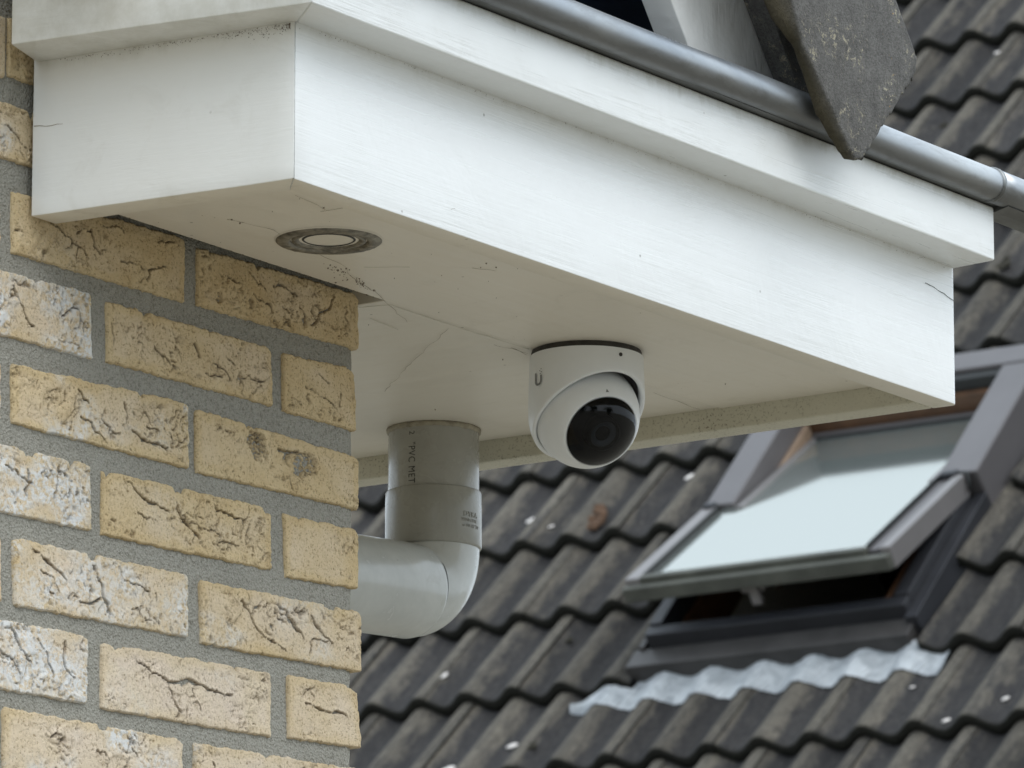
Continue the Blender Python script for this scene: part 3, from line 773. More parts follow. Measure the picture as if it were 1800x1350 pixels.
def crumbs():
    rnd = random.Random(5); VV = []; FF = []
    def blob(p, r):
        off = len(VV)
        vs_ = [(1, 0, 0), (-1, 0, 0), (0, 1, 0), (0, -1, 0), (0, 0, 1), (0, 0, -1)]
        for v in vs_:
            VV.append(p + Vector(v) * r * rnd.uniform(.5, 1.3))
        for f in ((0, 2, 4), (2, 1, 4), (1, 3, 4), (3, 0, 4), (2, 0, 5), (1, 2, 5), (3, 1, 5), (0, 3, 5)):
            FF.append(tuple(off + i for i in f))
    for k in range(60):
        t = rnd.random() ** 1.2
        x = 0.2762 + t * 0.0766 + rnd.gauss(0, .006); y = 0.1716 + t * 0.0223 + rnd.gauss(0, .003)
        blob(soff(x, y), rnd.uniform(.0003, .0009))
    for (x, y, r) in ((0.1214, 0.147, 0.0012), (0.1328, 0.1481, 0.0012), (0.1168, 0.0586, 0.0012), (0.3191, 0.2008, 0.0011), (0.1312, 0.0723, 0.001), (0.3056, 0.1918, 0.0009), (0.3338, 0.0738, 0.0012), (0.348, 0.0751, 0.001), (0.3415, 0.0844, 0.0009), (0.7189, 0.3961, 0.0009), (0.6009, 0.2463, 0.001), (0.4443, 0.262, 0.0008), (0.7742, 0.1514, 0.0007)):
        blob(soff(x, y), r * .8)
    for k in range(46):
        blob(soff(rnd.uniform(.06, .83), rnd.uniform(.035, .20)), rnd.uniform(.0002, .0005))
    return VV, FF
V, F = crumbs()
# keep only crumbs that lie on the boards
eave.add('crumbs', V, F, M_crumb, kind='stuff', label='brown crumbs caught in cobweb below the lamp')
def joint_dirt():
    rnd = random.Random(9); VV = []; FF = []
    def blob(p, r):
        off = len(VV)
        for v in [(1, 0, 0), (-1, 0, 0), (0, 1, 0), (0, -1, 0), (0, 0, 1), (0, 0, -1)]: VV.append(p + Vector(v) * r * rnd.uniform(.5, 1.5))
        for f in ((0, 2, 4), (2, 1, 4), (1, 3, 4), (3, 0, 4), (2, 0, 5), (1, 2, 5), (3, 1, 5), (0, 3, 5)): FF.append(tuple(off + i for i in f))
    for k in range(380):                                    # webs and dirt under the crown return, thickest near the front corner
        t = rnd.random() ** 2.0; y = .004 + t * .19
        z = .1115 - abs(rnd.gauss(0, .0016 + .0030 * math.exp(-((y - .030) / .02) ** 2)))
        blob(Vector((-.0206 * y / .2155 - .0002, y, z)), rnd.uniform(.00012, .00042))
    for k in range(160):                                    # along the long fascia joint
        x = rnd.uniform(.0, .87); blob(Vector((x, -.0002, .1116 - abs(rnd.gauss(0, .0012)))), rnd.uniform(.00012, .00035))
    for k in range(70):                                     # at the soffit edge by the wall
        x = rnd.uniform(.03, .39); blob(Vector((x, .2045, .0172)), rnd.uniform(.0002, .0006))
    return VV, FF
V, F = joint_dirt(); eave.add('joint_dirt', V, F, M_crumb, kind='stuff', label='dark dirt and web crumbs along the board joints')
# hairline crack at the far end of the fascia, and drying cracks on the end board
def crack_line(pts, w, mat, name='paint_crack'):
    VV = []; FF = []
    rnd = random.Random(len(pts))
    P = []
    for a, b in zip(pts[:-1], pts[1:]):
        for k in range(5):
            t = k / 5; P.append(Vector(a).lerp(Vector(b), t) + Vector((0, 0, rnd.uniform(-.0005, .0005))))
    P.append(Vector(pts[-1]))
    V, F = ring_tube(P, [w * rnd.uniform(.4, 1.3) for _ in P], 5, False)
    eave.add(name, V, F, mat)
crack_line([(.833, -.0003, .091), (.850, -.0003, .0895), (.878, -.0003, .0845)], .00022, M_blackprint)
crack_line([(-.0165, .190, .1085), (-.0145, .172, .108), (-.010, .12, .111)], .0003, M_web)
crack_line([(-.0207, .214, .065), (-.018, .19, .064)], .0003, M_web)
crack_line([(-.020, .213, .0015), (-.0155, .175, .0012), (-.0135, .150, .001)], .0003, M_web)

# ================================================================== ZINC GUTTER
gut = Thing('zinc_gutter', 'round-edged grey zinc gutter lying on top of the white crown board', 'gutter', HOUSE, (.5, -.048, .155))
yb, zb, rb = -.0480, .1690, .0130
n_ = 60
xs_ = np.linspace(-.030, .866, n_)
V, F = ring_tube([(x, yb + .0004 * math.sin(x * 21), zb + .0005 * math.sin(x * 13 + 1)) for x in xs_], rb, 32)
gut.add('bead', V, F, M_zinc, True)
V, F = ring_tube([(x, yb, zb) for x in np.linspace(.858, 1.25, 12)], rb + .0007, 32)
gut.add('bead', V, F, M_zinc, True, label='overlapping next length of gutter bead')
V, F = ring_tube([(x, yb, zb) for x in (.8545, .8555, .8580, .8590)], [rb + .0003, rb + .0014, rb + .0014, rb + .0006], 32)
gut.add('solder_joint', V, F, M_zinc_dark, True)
gut.bm('trough', prism_bm([(-.047, .1562), (.05, .1562), (.05, .1582), (-.040, .1582), (-.0385, .172), (-.047, .172)], -.028, .876, axis='x'), M_zinc_dark)
gut.bm('trough_end', prism_bm([(-.052, .1550), (-.040, .1520), (-.024, .1515), (-.024, .1545), (-.036, .157), (-.044, .164)], .8765, 1.25, axis='x'), M_zinc_dark)

# ================================================================== RAKE: bargeboard, gable window, verge tile
barge = Thing('bargeboard', 'white sloping bargeboard standing behind the gutter under the roof tile', 'board', HOUSE, (.56, 0, .16))
sl = 1.30
def rk(x, z, d, e):              # along the rake d (down), across e (up-right)
    k = math.hypot(1, sl); return (x + d / k + e * sl / k, z - d * sl / k + e / k)
P0 = (.4554, .2332)
barge.bm('board', prism_bm([rk(*P0, -.30, 0), rk(*P0, .10, 0), rk(*P0, .17, .15), rk(*P0, -.30, .15)], -.010, .0156, .0012, 2, axis='y'), M_barge, True)
barge.bm('shade_strip', prism_bm([rk(*P0, -.30, .092), rk(*P0, .16, .092), rk(*P0, .16, .155), rk(*P0, -.30, .155)], -.030, -.0105, .001, 2, axis='y'), M_verge)  # added dark strip standing for the shadow between board and tile
gw = Thing('gable_window', 'dark blue window glass seen above the gutter beside the white bargeboard', 'window', HOUSE, (.3, .12, .15))
gw.bm('pane', box_bm(-.1, .75, .110, .114, .17, .75), M_bluepane)
gw.bm('frame', box_bm(-.1, .75, .096, .124, .155, .17, .002), M_fascia)
gw.bm('frame', box_bm(-.13, -.1, .096, .124, .155, .78, .002), M_fascia)

vt = Thing('verge_tile', 'dark grey concrete verge tile with lichen spots hanging over the gutter', 'roof tile', HOUSE, (.6, -.07, .2))
def verge():
    dx, dz = .0075, .0026
    fr = [(.4300, .3200), (.5059, .2327), (.5213, .2031), (.5560, .1665), (.5870, .1335), (.5946, .1278), (.6030, .1300), (.6111, .1372), (.6380, .1650), (.6560, .1850), (.6748, .2043), (.6850, .2165), (.688, .2277), (.683, .2360), (.658, .2686), (.600, .3450), (.52, .43)]
    bk = [(.4100, .3200), (.4930, .2280), (.5130, .2040), (.5640, .1590), (.5910, .1380), (.5985, .1320), (.6060, .1350), (.6141, .1412), (.6400, .1680), (.6580, .1870), (.6760, .2060), (.6860, .2175), (.6890, .2277), (.684, .2370), (.660, .2700), (.602, .3460), (.52, .43)]
    bk[0:6] = [(.3980, .3230), (.4950, .2185), (.5260, .2020), (.5575, .1560), (.5870, .1345), (.5955, .1300)]
    n = len(fr); rs = np.random.RandomState(3)
    def dens(P):
        out = []
        for i in range(len(P)):
            a = np.array(P[i]); b = np.array(P[(i + 1) % len(P)])
            for k in range(8): out.append(a + (b - a) * k / 8)
        return np.array(out)
    f = dens(fr) + [dx, dz]; b = dens(bk) + [dx, dz]
    nz_ = rs.randn(len(f), 2) * .00035
    i0, i1 = 6 * 8, 11 * 8
    nz_[i0:i1] += rs.randn(i1 - i0, 2) * .0008
    f = f + nz_; b = b + nz_ * .8
    c = f.mean(0)
    inset = lambda P, d: P + (c - P) / np.linalg.norm(c - P, axis=1)[:, None] * d
    rings = [(inset(f, .0028), -.0800), (inset(f, .0012), -.0795), (f, -.0778), (f * .5 + b * .5, -.0735), (b, -.0692), (inset(b, .002), -.0675)]
    V = []; nose = []; m = len(f)
    # front face as filled fan of shrinking rings with rough relief
    front = []
    allr = front[::-1] + rings
    for idx, (P, y) in enumerate(allr):
        yy = y
        for p, q in zip(P, np.broadcast_to(yy, (m,))):
            V.append((p[0], q, p[1])); nose.append(1.0 if idx >= 3 else (.6 if idx == 2 else 0.0))
    F = grid_faces(len(allr), m, wrap=True)
    F.append(tuple(range(m))[::-1]); F.append(tuple((len(allr) - 1) * m + k for k in range(m)))
    return V, F, nose
V, F, nose = verge()
vt.add('side_flange', V, F, M_verge, True, attrs={'nose': nose, 'crest': [0] * len(V)})
vt.bm('top_cover', prism_bm([rk(.688 + .0075, .2277, -.40, .0), rk(.688 + .0075, .2277, -.012, .0), rk(.688 + .0075, .2277, -.006, -.014), rk(.688 + .0075, .2277, -.40, -.014)], -.064, .20, .001, 1, axis='y'), M_verge)

# ================================================================== DOWNLIGHT
dl = Thing('recessed_downlight', 'round tarnished downlight sunk in the white soffit near the front corner', 'downlight', HOUSE, (.2070, .1235, .0175))
cx, cy, zz = .2100, .1262, .0175
def rag(V, amp, seed):
    V = np.array(V); n = amp * fbm(V[:, 0] * 300 + seed, V[:, 1] * 300, 3); V[:, 2] += n; return V
V, F = lathe([(.0385, zz + .0006), (.0385, zz - .0012), (.0370, zz - .0022), (.0300, zz - .0026), (.0282, zz - .0014), (.0278, zz + .002)], cx, cy, 64)
dl.add('trim_ring', rag(V, .0005, 1), F, M_metalring, True)
V, F = lathe([(.0270, zz + .002), (.0270, zz - .0012), (.0255, zz - .0018), (.0222, zz - .0010), (.0205, zz + .003), (.0200, zz + .006)], cx, cy, 64)
dl.add('inner_ring', rag(V, .0004, 4), F, M_metalring, True)
V, F = lathe([(.0178, zz + .0030), (.015, zz + .0016), (.008, zz + .0008), (.0001, zz + .0006)], cx, cy, 48)
dl.add('lamp_glass', V, F, M_lampglass, True)
V, F = lathe([(.0208, zz + .0034), (.0200, zz + .0002), (.0182, zz - .0008), (.0172, zz + .0020)], cx, cy, 64)
dl.add('retaining_ring', V, F, M_blackprint, True)
V, F = lathe([(.0395, zz - .0002), (.0388, zz - .0010), (.0384, zz - .0002)], cx, cy, 64)
dl.add('paint_edge', V, F, M_soffit, True)

# ================================================================== SECURITY CAMERA
ccx, ccy, cz0 = .6185, .1790, .0175
turret = Thing('security_camera', 'white turret security camera with black dome face fixed under the soffit', 'security camera', HOUSE, (ccx, ccy, cz0))
def tohouse(v): return (HOUSE.to_3x3().inverted() @ Vector(v)).normalized()
wc = HOUSE @ Vector((ccx, ccy, cz0 - .05))
tocam = tohouse((Vector((0, 0, CAMZ)) - wc).normalized())
cr = tohouse((1, 0, 0)); cu = tohouse((0, -.2187, .9758)); cu = cr.cross(-tocam).normalized() if False else cu
n_face = (tocam * math.cos(R(35)) + (cr * .68 - cu * .73) * math.sin(R(35))).normalized()
n_open = (tocam * .65 + (cr * .42 - cu * .90) * .76).normalized()
BC = Vector((ccx, ccy, cz0 - .0505)); RB, RS = .0415, .0455
# shell: capsule cut by the slanted opening plane
def shell():
    n = 128; m = 46; V = []; rim = []
    prof = lambda t: None
    ztop = cz0 - .0045; zc = BC.z
    ks = .0030                                # plane offset from the ball centre
    for k in range(n):
        th = 2 * math.pi * k / n; dv = Vector((math.cos(th), math.sin(th), 0))
        # walk down the capsule until the opening plane is met
        def pt(s):
            L1 = ztop - zc
            if s <= L1:
                # slight taper toward the ceiling
                r = RS - .0012 * (1 - s / L1) ** 2
                return Vector((ccx, ccy, 0)) + dv * r + Vector((0, 0, ztop - s))
            a = (s - L1) / RS
            return Vector((ccx, ccy, 0)) + dv * RS * math.cos(a) + Vector((0, 0, zc - RS * math.sin(a)))
        smax = (ztop - zc) + RS * math.pi / 2 * .98
        lo, hi = 0.0, smax
        f = lambda s: (pt(s) - BC).dot(n_open) - ks
        s = 0.0; hit_ = smax
        prev = f(0)
        for q in range(1, 400):
            ss = smax * q / 400; v = f(ss)
            if v > 0: hit_ = ss; break
        lo, hi = max(0, hit_ - smax / 400), hit_
        for _ in range(20):
            mid = (lo + hi) / 2
            if f(mid) > 0: hi = mid
            else: lo = mid
        hit_ = hi
        rim.append(hit_)
        V.append([pt(hit_ * i / (m - 1)) for i in range(m)])
    W = []
    for i in range(m):
        for k in range(n): W.append(V[k][i])
    # rounded lip turning inward
    for (ro, dn) in ((.0006, .0006), (.0016, .0009), (.0030, .0004), (.0036, -.0010), (.0037, -.006)):
        for k in range(n):
            p = V[k][m - 1]; inward = (BC - p); inward = (inward - n_open * inward.dot(n_open)).normalized()
            W.append(p + inward * ro + n_open * dn)
    return W, grid_faces(m + 5, n, wrap=True, flip=True)
V, F = shell()
turret.add('housing', V, F, M_shell, True)
V, F = lathe([(.0425, cz0 + .0005), (.0432, cz0 - .0014), (.0436, cz0 - .0042), (.0436, cz0 - .0052), (.0425, cz0 - .0060), (.030, cz0 - .0060)], ccx, ccy, 72)
turret.add('mounting_plate', rag(V, .0003, 8), F, M_ringdark, True)
V, F = lathe([(.0436, cz0 - .0052), (.0448, cz0 - .0046), (.0445, cz0 - .0058)], ccx, ccy, 72)
# ball with face cut-out
def basis(n):
    a = Vector((0, 0, 1)).cross(n).normalized(); return a, n.cross(a)
fa, fb = basis(n_face)
cap = .715                                     # sin of the cap half angle
def ball():
    V = []; n = 72; m = 44
    th0 = math.asin(cap) + .012
    for i in range(m):
        t = th0 + (math.pi - .02 - th0) * i / (m - 1)
        for k in range(n):
            ph = 2 * math.pi * k / n
            V.append(BC + (n_face * math.cos(t) + (fa * math.cos(ph) + fb * math.sin(ph)) * math.sin(t)) * RB)
    for (t, r) in ((th0 - .012, RB - .0006), (th0 - .014, RB - .004)):
        for k in range(n):
            ph = 2 * math.pi * k / n
            V.append(BC + (n_face * math.cos(t) + (fa * math.cos(ph) + fb * math.sin(ph)) * math.sin(t)) * r)
    F = grid_faces(m, n, wrap=True, flip=False)
    off = m * n
    for k in range(n):
        k2 = (k + 1) % n
        F.append((k2, k, off + k, off + k2)); F.append((off + k2, off + k, off + n + k, off + n + k2))
    return V, F
V, F = ball()
eye = turret.add('eyeball', V, F, M_shell, True)
def disc_stack(prof, n=64, c0=BC):
    V = []
    for r, d in prof:
        for k in range(n):
            ph = 2 * math.pi * k / n
            V.append(c0 + n_face * d + (fa * math.cos(ph) + fb * math.sin(ph)) * r)
    return V, grid_faces(len(prof), n, wrap=True)
th0 = math.asin(cap)
prof = [(RB * math.sin(t) * 1.0, RB * math.cos(t) + .0004) for t in np.linspace(th0 - .01, .002, 26)]
V, F = disc_stack(prof)
turret.add('dome_window', V, F, M_dome, True, parent=eye)
V, F = disc_stack([(RB * cap * .975, RB * .70), (RB * cap * .80, RB * .66), (.0135, RB * .60), (.0001, RB * .60)])
turret.add('black_bezel', V, F, M_black, True, parent=eye)
lc = BC - (cr * .0) + n_face * 0
off2 = (tocam - n_face * tocam.dot(n_face)).normalized() * 0.0
lensc = BC + fb * (-.0005)
V, F = disc_stack([(.0135, RB * .60), (.0135, RB * .84), (.0124, RB * .855), (.0112, RB * .84), (.0108, RB * .80)], c0=lensc)
turret.add('lens_ring', V, F, M_black, True, parent=eye)
V, F = disc_stack([(.0108, RB * .80), (.0068, RB * .785), (.0062, RB * .76)], c0=lensc)
turret.add('lens_barrel', V, F, M_lensblue, True, parent=eye)
V, F = disc_stack([(.0062, RB * .76), (.0040, RB * .775), (.0001, RB * .782)], c0=lensc)
turret.add('lens', V, F, M_black, True, parent=eye)
# marker triangle on the ball above the face, screw hole, logo
upface = (cu - n_face * cu.dot(n_face)).normalized()
def on_ball(du, dr, r=RB + .00012):
    t = th0 + du; rt = n_face.cross(upface).normalized() * -1
    d = n_face * math.cos(t) + upface * math.sin(t)
    return BC + (d + rt * dr).normalized() * r
turret.add('alignment_mark', [on_ball(.09, .034), on_ball(.09, -.034), on_ball(.16, 0)], [(0, 1, 2)], M_print, parent=eye)
def on_shell(angle_deg, z, r=RS + .0001):
    """angle measured from the viewer's side, positive to the right"""
    h = Vector((tocam.x, tocam.y, 0)).normalized(); rt = Vector((cr.x, cr.y, 0)).normalized()
    a = R(angle_deg); d = h * math.cos(a) + rt * math.sin(a)
    return Vector((ccx, ccy, z)) + d * r
def patch(a0, a1, z0, z1, r=RS + .00012, n=3):
    V = []; 
    for z in (z0, z1):
        for k in range(n + 1): V.append(on_shell(a0 + (a1 - a0) * k / n, z, r))
    return V, grid_faces(2, n + 1)
def logo():
    VV = []; FF = []
    def add(V, F):
        off = len(VV); VV.extend(V); FF.extend([tuple(i + off for i in f) for f in F])
    zt, zm, zl = cz0 - .0222, cz0 - .0290, cz0 - .0322
    rr = RS - .00018
    rr = RS + .00012
    add(*patch(-61.5, -58.6, zm, zt + .0002, rr)); add(*patch(-52.2, -49.6, zm, zt - .0022, rr))
    # curved foot
    cA, w = -55.6, 4.6
    V = []; n = 12
    for k in range(n + 1):
        t = math.pi * k / n
        for q in (1.0, .52):
            V.append(on_shell(cA - math.cos(t) * 5.9 * (q if q == 1 else .52), zm - math.sin(t) * .0034 * q, rr))
    F = [(2 * k, 2 * k + 1, 2 * k + 3, 2 * k + 2) for k in range(n)]
    add(V, F)
    for (a, z, s) in ((-52.0, zt - .0012, 1.1), (-50.2, zt + .0002, 1.1), (-52.6, zt + .0012, 1.0), (-50.6, zt + .0026, .8)):
        add(*patch(a - s * .7, a + s * .7, z - .0004, z + .0004, rr, 1))
    return VV, FF
V, F = logo()
turret.add('maker_mark', V, F, M_print)
sp_ = on_shell(36, cz0 - .0100, RS - .0007)
sdv = (sp_ - Vector((ccx, ccy, sp_.z))).normalized()
V, F = ring_tube([sp_ + sdv * -.001, sp_ + sdv * .0006, sp_ + sdv * .0007], [.0015, .0015, .0009], 20)
turret.add('screw', V, F, M_ringdark, True)

# ================================================================== DRAIN PIPE
px_, py_ = .7850, .4450
pipe = Thing('drain_pipe', 'grey plastic drain pipe dropping from the soffit and bending behind the brick corner', 'drain pipe', HOUSE, (px_, py_, -.12))
rp = .0375
V, F = lathe([(rp, .035), (rp, -.0395)], px_, py_, 72); pipe.add('straight_pipe', V, F, M_pvc, True, label='darker upper pipe with printed text')
V, F = lathe([(rp + .0003, -.0360), (rp + .0016, -.0353), (rp + .0020, -.0362), (rp + .0022, -.0500), (rp + .0022, -.0812), (rp + .0014, -.0826), (rp - .0004, -.0828)], px_, py_, 72)
pipe.add('socket', V, F, M_pvc_c, True)
# bend
zc_, Rb = -.1228, .0402
pts = [(px_, py_, -.080)]
tilt = .066
for k in range(15):
    t = (math.pi / 2 + math.atan(tilt)) * k / 14
    pts.append((px_ - Rb * (1 - math.cos(t)), py_, -.0826 - Rb * math.sin(t) if k < 15 else 0))
ex, ey, ez = pts[-1]
V, F = ring_tube(pts, rp + .0004, 72, False); pipe.add('bend', V, F, M_pvc_l, True)
x1 = ex + .010
pl_ = []
for k, x in enumerate((x1, x1 - .0008, x1 - .003, x1 - .05, .60, .45, .36)):
    pl_.append((x, py_, ez - (ex - x) * tilt))
V, F = ring_tube(pl_, [rp + .0004, rp + .0013, rp + .0017] + [rp + .0017] * 4, 72, False)
pipe.add('side_pipe', V, F, M_pvc_l, True)
V, F = lathe([(rp - .0002, .0186), (rp + .0016, .0176), (rp + .0013, .0150), (rp + .0002, .0138)], px_, py_, 72)
pipe.add('sealant_ring', rag(V, .0009, 3), F, flat_mat('old_sealant', (0.42, 0.38, 0.29, 1), .7, 0, .5, 160, .4), True)
V, F = ring_tube([(x1 + .0010, py_, ez - (ex - x1) * tilt), (x1 - .0003, py_, ez - (ex - x1) * tilt)], rp + .00075, 72, False)
pipe.add('joint_gap', V, F, M_blackprint, True)
# writing
wp = HOUSE @ Vector((px_, py_, 0)); tcp = tohouse((-wp.x, -wp.y, 0)); tcp.z = 0; tcp.normalize(); rtp = Vector((-tcp.y, tcp.x, 0))
if rtp.dot(cr) < 0: rtp = -rtp
def pipe_pt(ang, z, r):
    d = tcp * math.cos(ang) + rtp * math.sin(ang); return Vector((px_, py_, z)) + d * r
def text_on(body, size, ang0, z0, r, down, mat, name, depth=.0, sx=1.0):
    cu_ = bpy.data.curves.new('lettering', 'FONT'); cu_.body = body; cu_.size = size; cu_.resolution_u = 3; cu_.space_character = 1.12
    ob = bpy.data.objects.new('lettering', cu_); col.objects.link(ob)
    dg = bpy.context.evaluated_depsgraph_get(); me0 = bpy.data.meshes.new_from_object(ob.evaluated_get(dg))
    bm = bmesh.new(); bm.from_mesh(me0)
    bmesh.ops.subdivide_edges(bm, edges=[e for e in bm.edges if e.calc_length() > .004], cuts=2)
    for v in bm.verts:
        x, y = v.co.x * sx, v.co.y
        if down: a = ang0 + y / r; z = z0 - x
        else: a = ang0 + x / r; z = z0 + y
        v.co = pipe_pt(a, z, r) - pipe.base
    if depth:
        res = bmesh.ops.extrude_face_region(bm, geom=list(bm.faces))
        ax_ = Vector((px_, py_, 0)) - pipe.base
        for g in res['geom']:
            if isinstance(g, bmesh.types.BMVert):
                d = Vector((g.co.x - ax_.x, g.co.y - ax_.y, 0)).normalized(); g.co += d * depth
    me = bpy.data.meshes.new(name); bm.to_mesh(me); bm.free(); me.materials.append(mat)
    bpy.data.objects.remove(ob); bpy.data.curves.remove(cu_); bpy.data.meshes.remove(me0)
    return pipe.link(name, me)
text_on('"PVC MET', .0088, R(-33), .0010, rp + .00012, True, M_blackprint, 'printed_text', 0, .82)
text_on('2', .0070, R(-32), .0105, rp + .00012, True, M_blackprint, 'printed_text')
text_on('DYKA', .0060, R(38), -.0600, rp + .0022, False, M_pvc_c, 'raised_text', .0006)
text_on('75MM PVC', .0038, R(35), -.0642, rp + .0022, False, M_pvc_c, 'raised_text', .0005)
text_on('\u00f8 80-87\u00b030', .0040, R(37), -.0688, rp + .0022, False, M_pvc_c, 'raised_text', .0005)

# ================================================================== NEIGHBOUR'S ROOF
GA, RO, AMP, TH = .3463, .15, .0195, .034
nh = Thing('neighbour_roof', 'neighbouring roof of dark weathered wavy concrete tiles behind the eave', 'roof', ROOF, (0, -1, 0))
UMIN, UMAX = -1.8, 3.6
OP = (.655, 1.500, -.690, .47)               # opening of the roof window: u0, u1, w0, w1
def wavef(U): 
    c = np.cos(2 * np.pi * U / RO)
    return AMP * c - AMP
def tile_mesh(u0, u1, w_len, phase_u, lift_len=GA, w_start=0.0):
    """tile spanning u0..u1 (roof u), from its nose at w_start up to w_len; local origin at (u0, nose)"""
    nu = max(4, int(round((u1 - u0) / .0095))) + 1
    U = np.linspace(u0, u1, nu); base = wavef(U + phase_u)
    V = []; cr_ = []; ns = []
    def row(w, dn, nose):
        lift = -TH * (w / GA)
        for u_, b_ in zip(U, base):
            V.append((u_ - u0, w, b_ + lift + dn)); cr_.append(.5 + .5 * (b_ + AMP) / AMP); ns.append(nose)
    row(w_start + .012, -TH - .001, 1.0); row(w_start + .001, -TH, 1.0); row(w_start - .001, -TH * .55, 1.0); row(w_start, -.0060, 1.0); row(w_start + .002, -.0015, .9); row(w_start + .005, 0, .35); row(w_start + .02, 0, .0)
    for w in (w_start + .05, w_start + .12, w_start + .2, w_len):
        if w > w_start + .025: row(w, 0, 0)
    F = grid_faces(len(V) // nu, nu)
    # right edge: side lock lip
    nr = len(V) // nu; off = len(V)
    for side in (0, nu - 1):
        st = len(V)
        for i in range(3, nr):
            x, y, z_ = V[i * nu + side]; V.append((x, y, z_ - TH * .8)); cr_.append(0.2); ns.append(.8)
        for i in range(3, nr - 1):
            a, b = i * nu + side, (i + 1) * nu + side; c, d = st + i - 3, st + i - 2
            F.append((a, b, d, c) if side else (b, a, c, d))
    return mesh_from('roof_tile', V, F, M_tile, True, {'crest': cr_, 'nose': ns})
full_mesh = tile_mesh(.0, .2975, GA + .03, .0, GA)
rnd = random.Random(11)
def put_tile(me, u0, w0):
    o = nh.link('roof_tile', me); o.location = Vector((u0 + rnd.uniform(-.0015, .0015), w0 + rnd.uniform(-.004, .004), rnd.uniform(-.002, .002))) - nh.base
    o.rotation_euler = (rnd.uniform(-.003, .003), rnd.uniform(-.008, .008), rnd.uniform(-.006, .006))
for j in range(-11, 8):
    w0 = -j * GA
    sh = 0.022 + (0 if j % 2 == 0 else .15)
    k0 = math.floor((UMIN - sh) / .30)
    u = k0 * .30 + sh
    while u < UMAX:
        vis = True
        if w0 > 2.9 or w0 < -2.1 or (w0 > 1.2 and u < -.6) or (u > 2.7 and w0 < 0 and False): pass
        over_w = w0 < OP[3] - .02 and w0 + GA > OP[2] + .03
        ov = over_w and u + .2975 > OP[0] and u < OP[1]
        if ov:
            if u < OP[0] - .03:
                put_tile(tile_mesh(0, OP[0] - u, GA + .03, u - round(u / .15) * .15), u, w0)
            if u + .2975 > OP[1] + .02:
                ph = OP[1]
                put_tile(tile_mesh(0, u + .2975 - OP[1], GA + .03, ph), OP[1], w0)
            if w0 + GA > OP[3] + .03:
                a, b = max(u, OP[0] - .0), min(u + .2975, OP[1])
                if b - a > .02:
                    put_tile(tile_mesh(0, b - a, GA + .03, a, w_start=OP[3] - w0), a, w0)
        else:
            put_tile(tile_mesh(0, .2975, GA + .03, u) if abs((u % .15) - .022) > 1e-3 else (nh_mesh if 'nh_mesh' in globals() else globals().setdefault('nh_mesh', tile_mesh(0, .2975, GA + .03, .022))), u, w0)
        u += .30
# roof deck under the tiles, open where the window sits
V = []; F = []
zd = -.085
xs2 = [UMIN, OP[0] - .02, OP[1] + .02, UMAX]; ys2 = [-2.5, OP[2] - .02, OP[3] + .1, 4.15]
for y in ys2:
    for x in xs2: V.append((x, y, zd))
for i in range(3):
    for j in range(3):
        if i == 1 and j == 1: continue
        a = i * 4 + j; F.append((a, a + 1, a + 5, a + 4))
nh.add('roof_deck', V, F, M_dark)
V, F = ring_tube([(x, 4.15, -.05) for x in np.linspace(UMIN, UMAX, 12)], .11, 16); nh.add('ridge', V, F, M_tile, True, attrs={'crest': [.5] * len(V), 'nose': [0] * len(V)})
# the house wall below the eave of that roof
Ri = ROOF.inverted(); pA = ROOF @ Vector((UMIN, -2.2, -.15)); pB = ROOF @ Vector((UMAX, -2.2, -.15))
wv = [Ri @ Vector(p) for p in ((pA.x, pA.y, 0), (pB.x, pB.y, 0), (pB.x, pB.y, pB.z), (pA.x, pA.y, pA.z))]
nh.add('house_wall', wv, [(0, 1, 2, 3)], M_mortar)

# ================================================================== ROOF WINDOW
rw = Thing('roof_window', 'grey roof window tilted open on its pivot with bright sky in the glass', 'roof window', ROOF, (1.08, -.1, 0))
U0, U1, W0, W1, PV, NP = .690, 1.468, -.590, .400, -.095, .075
NF = .048
def rbox(name, u0, u1, w0, w1, n0, n1, mat, bev=.003, parent=None, **k):
    return rw.bm(name, box_bm(u0, u1, w0, w1, n0, n1, bev, 2), mat, False, parent, **k)
fr_ = rbox('frame', U0, U1, W0 - .004, W0 + .035, -.10, NF - .006, M_alu_d, label='dark lower frame rail')
rbox('frame', U0, U0 + .040, W0 + .036, PV - .02, -.10, NF, M_alu_d, label='left frame rail below the pivot')
rbox('frame', U1 - .045, U1, W0 + .036, PV - .02, -.10, NF, M_alu_d, label='right frame rail below the pivot')
rbox('frame', U0 - .012, U0 + .078, PV - .0, W1 - .001, -.09, .088, M_alu, .006, label='left grey cover above the pivot')
rbox('frame', U1 - .078, U1 + .034, PV - .0, W1 - .001, -.09, .088, M_alu, .006, label='right grey cover above the pivot')
rbox('frame', U0 - .012, U1 + .034, W1, W1 + .085, -.09, .090, M_alu, .006, label='grey top cover')
rbox('hood', U0 + .079, U1 - .079, W1 - .030, W1 - .002, .03, .078, M_rubber, .002)
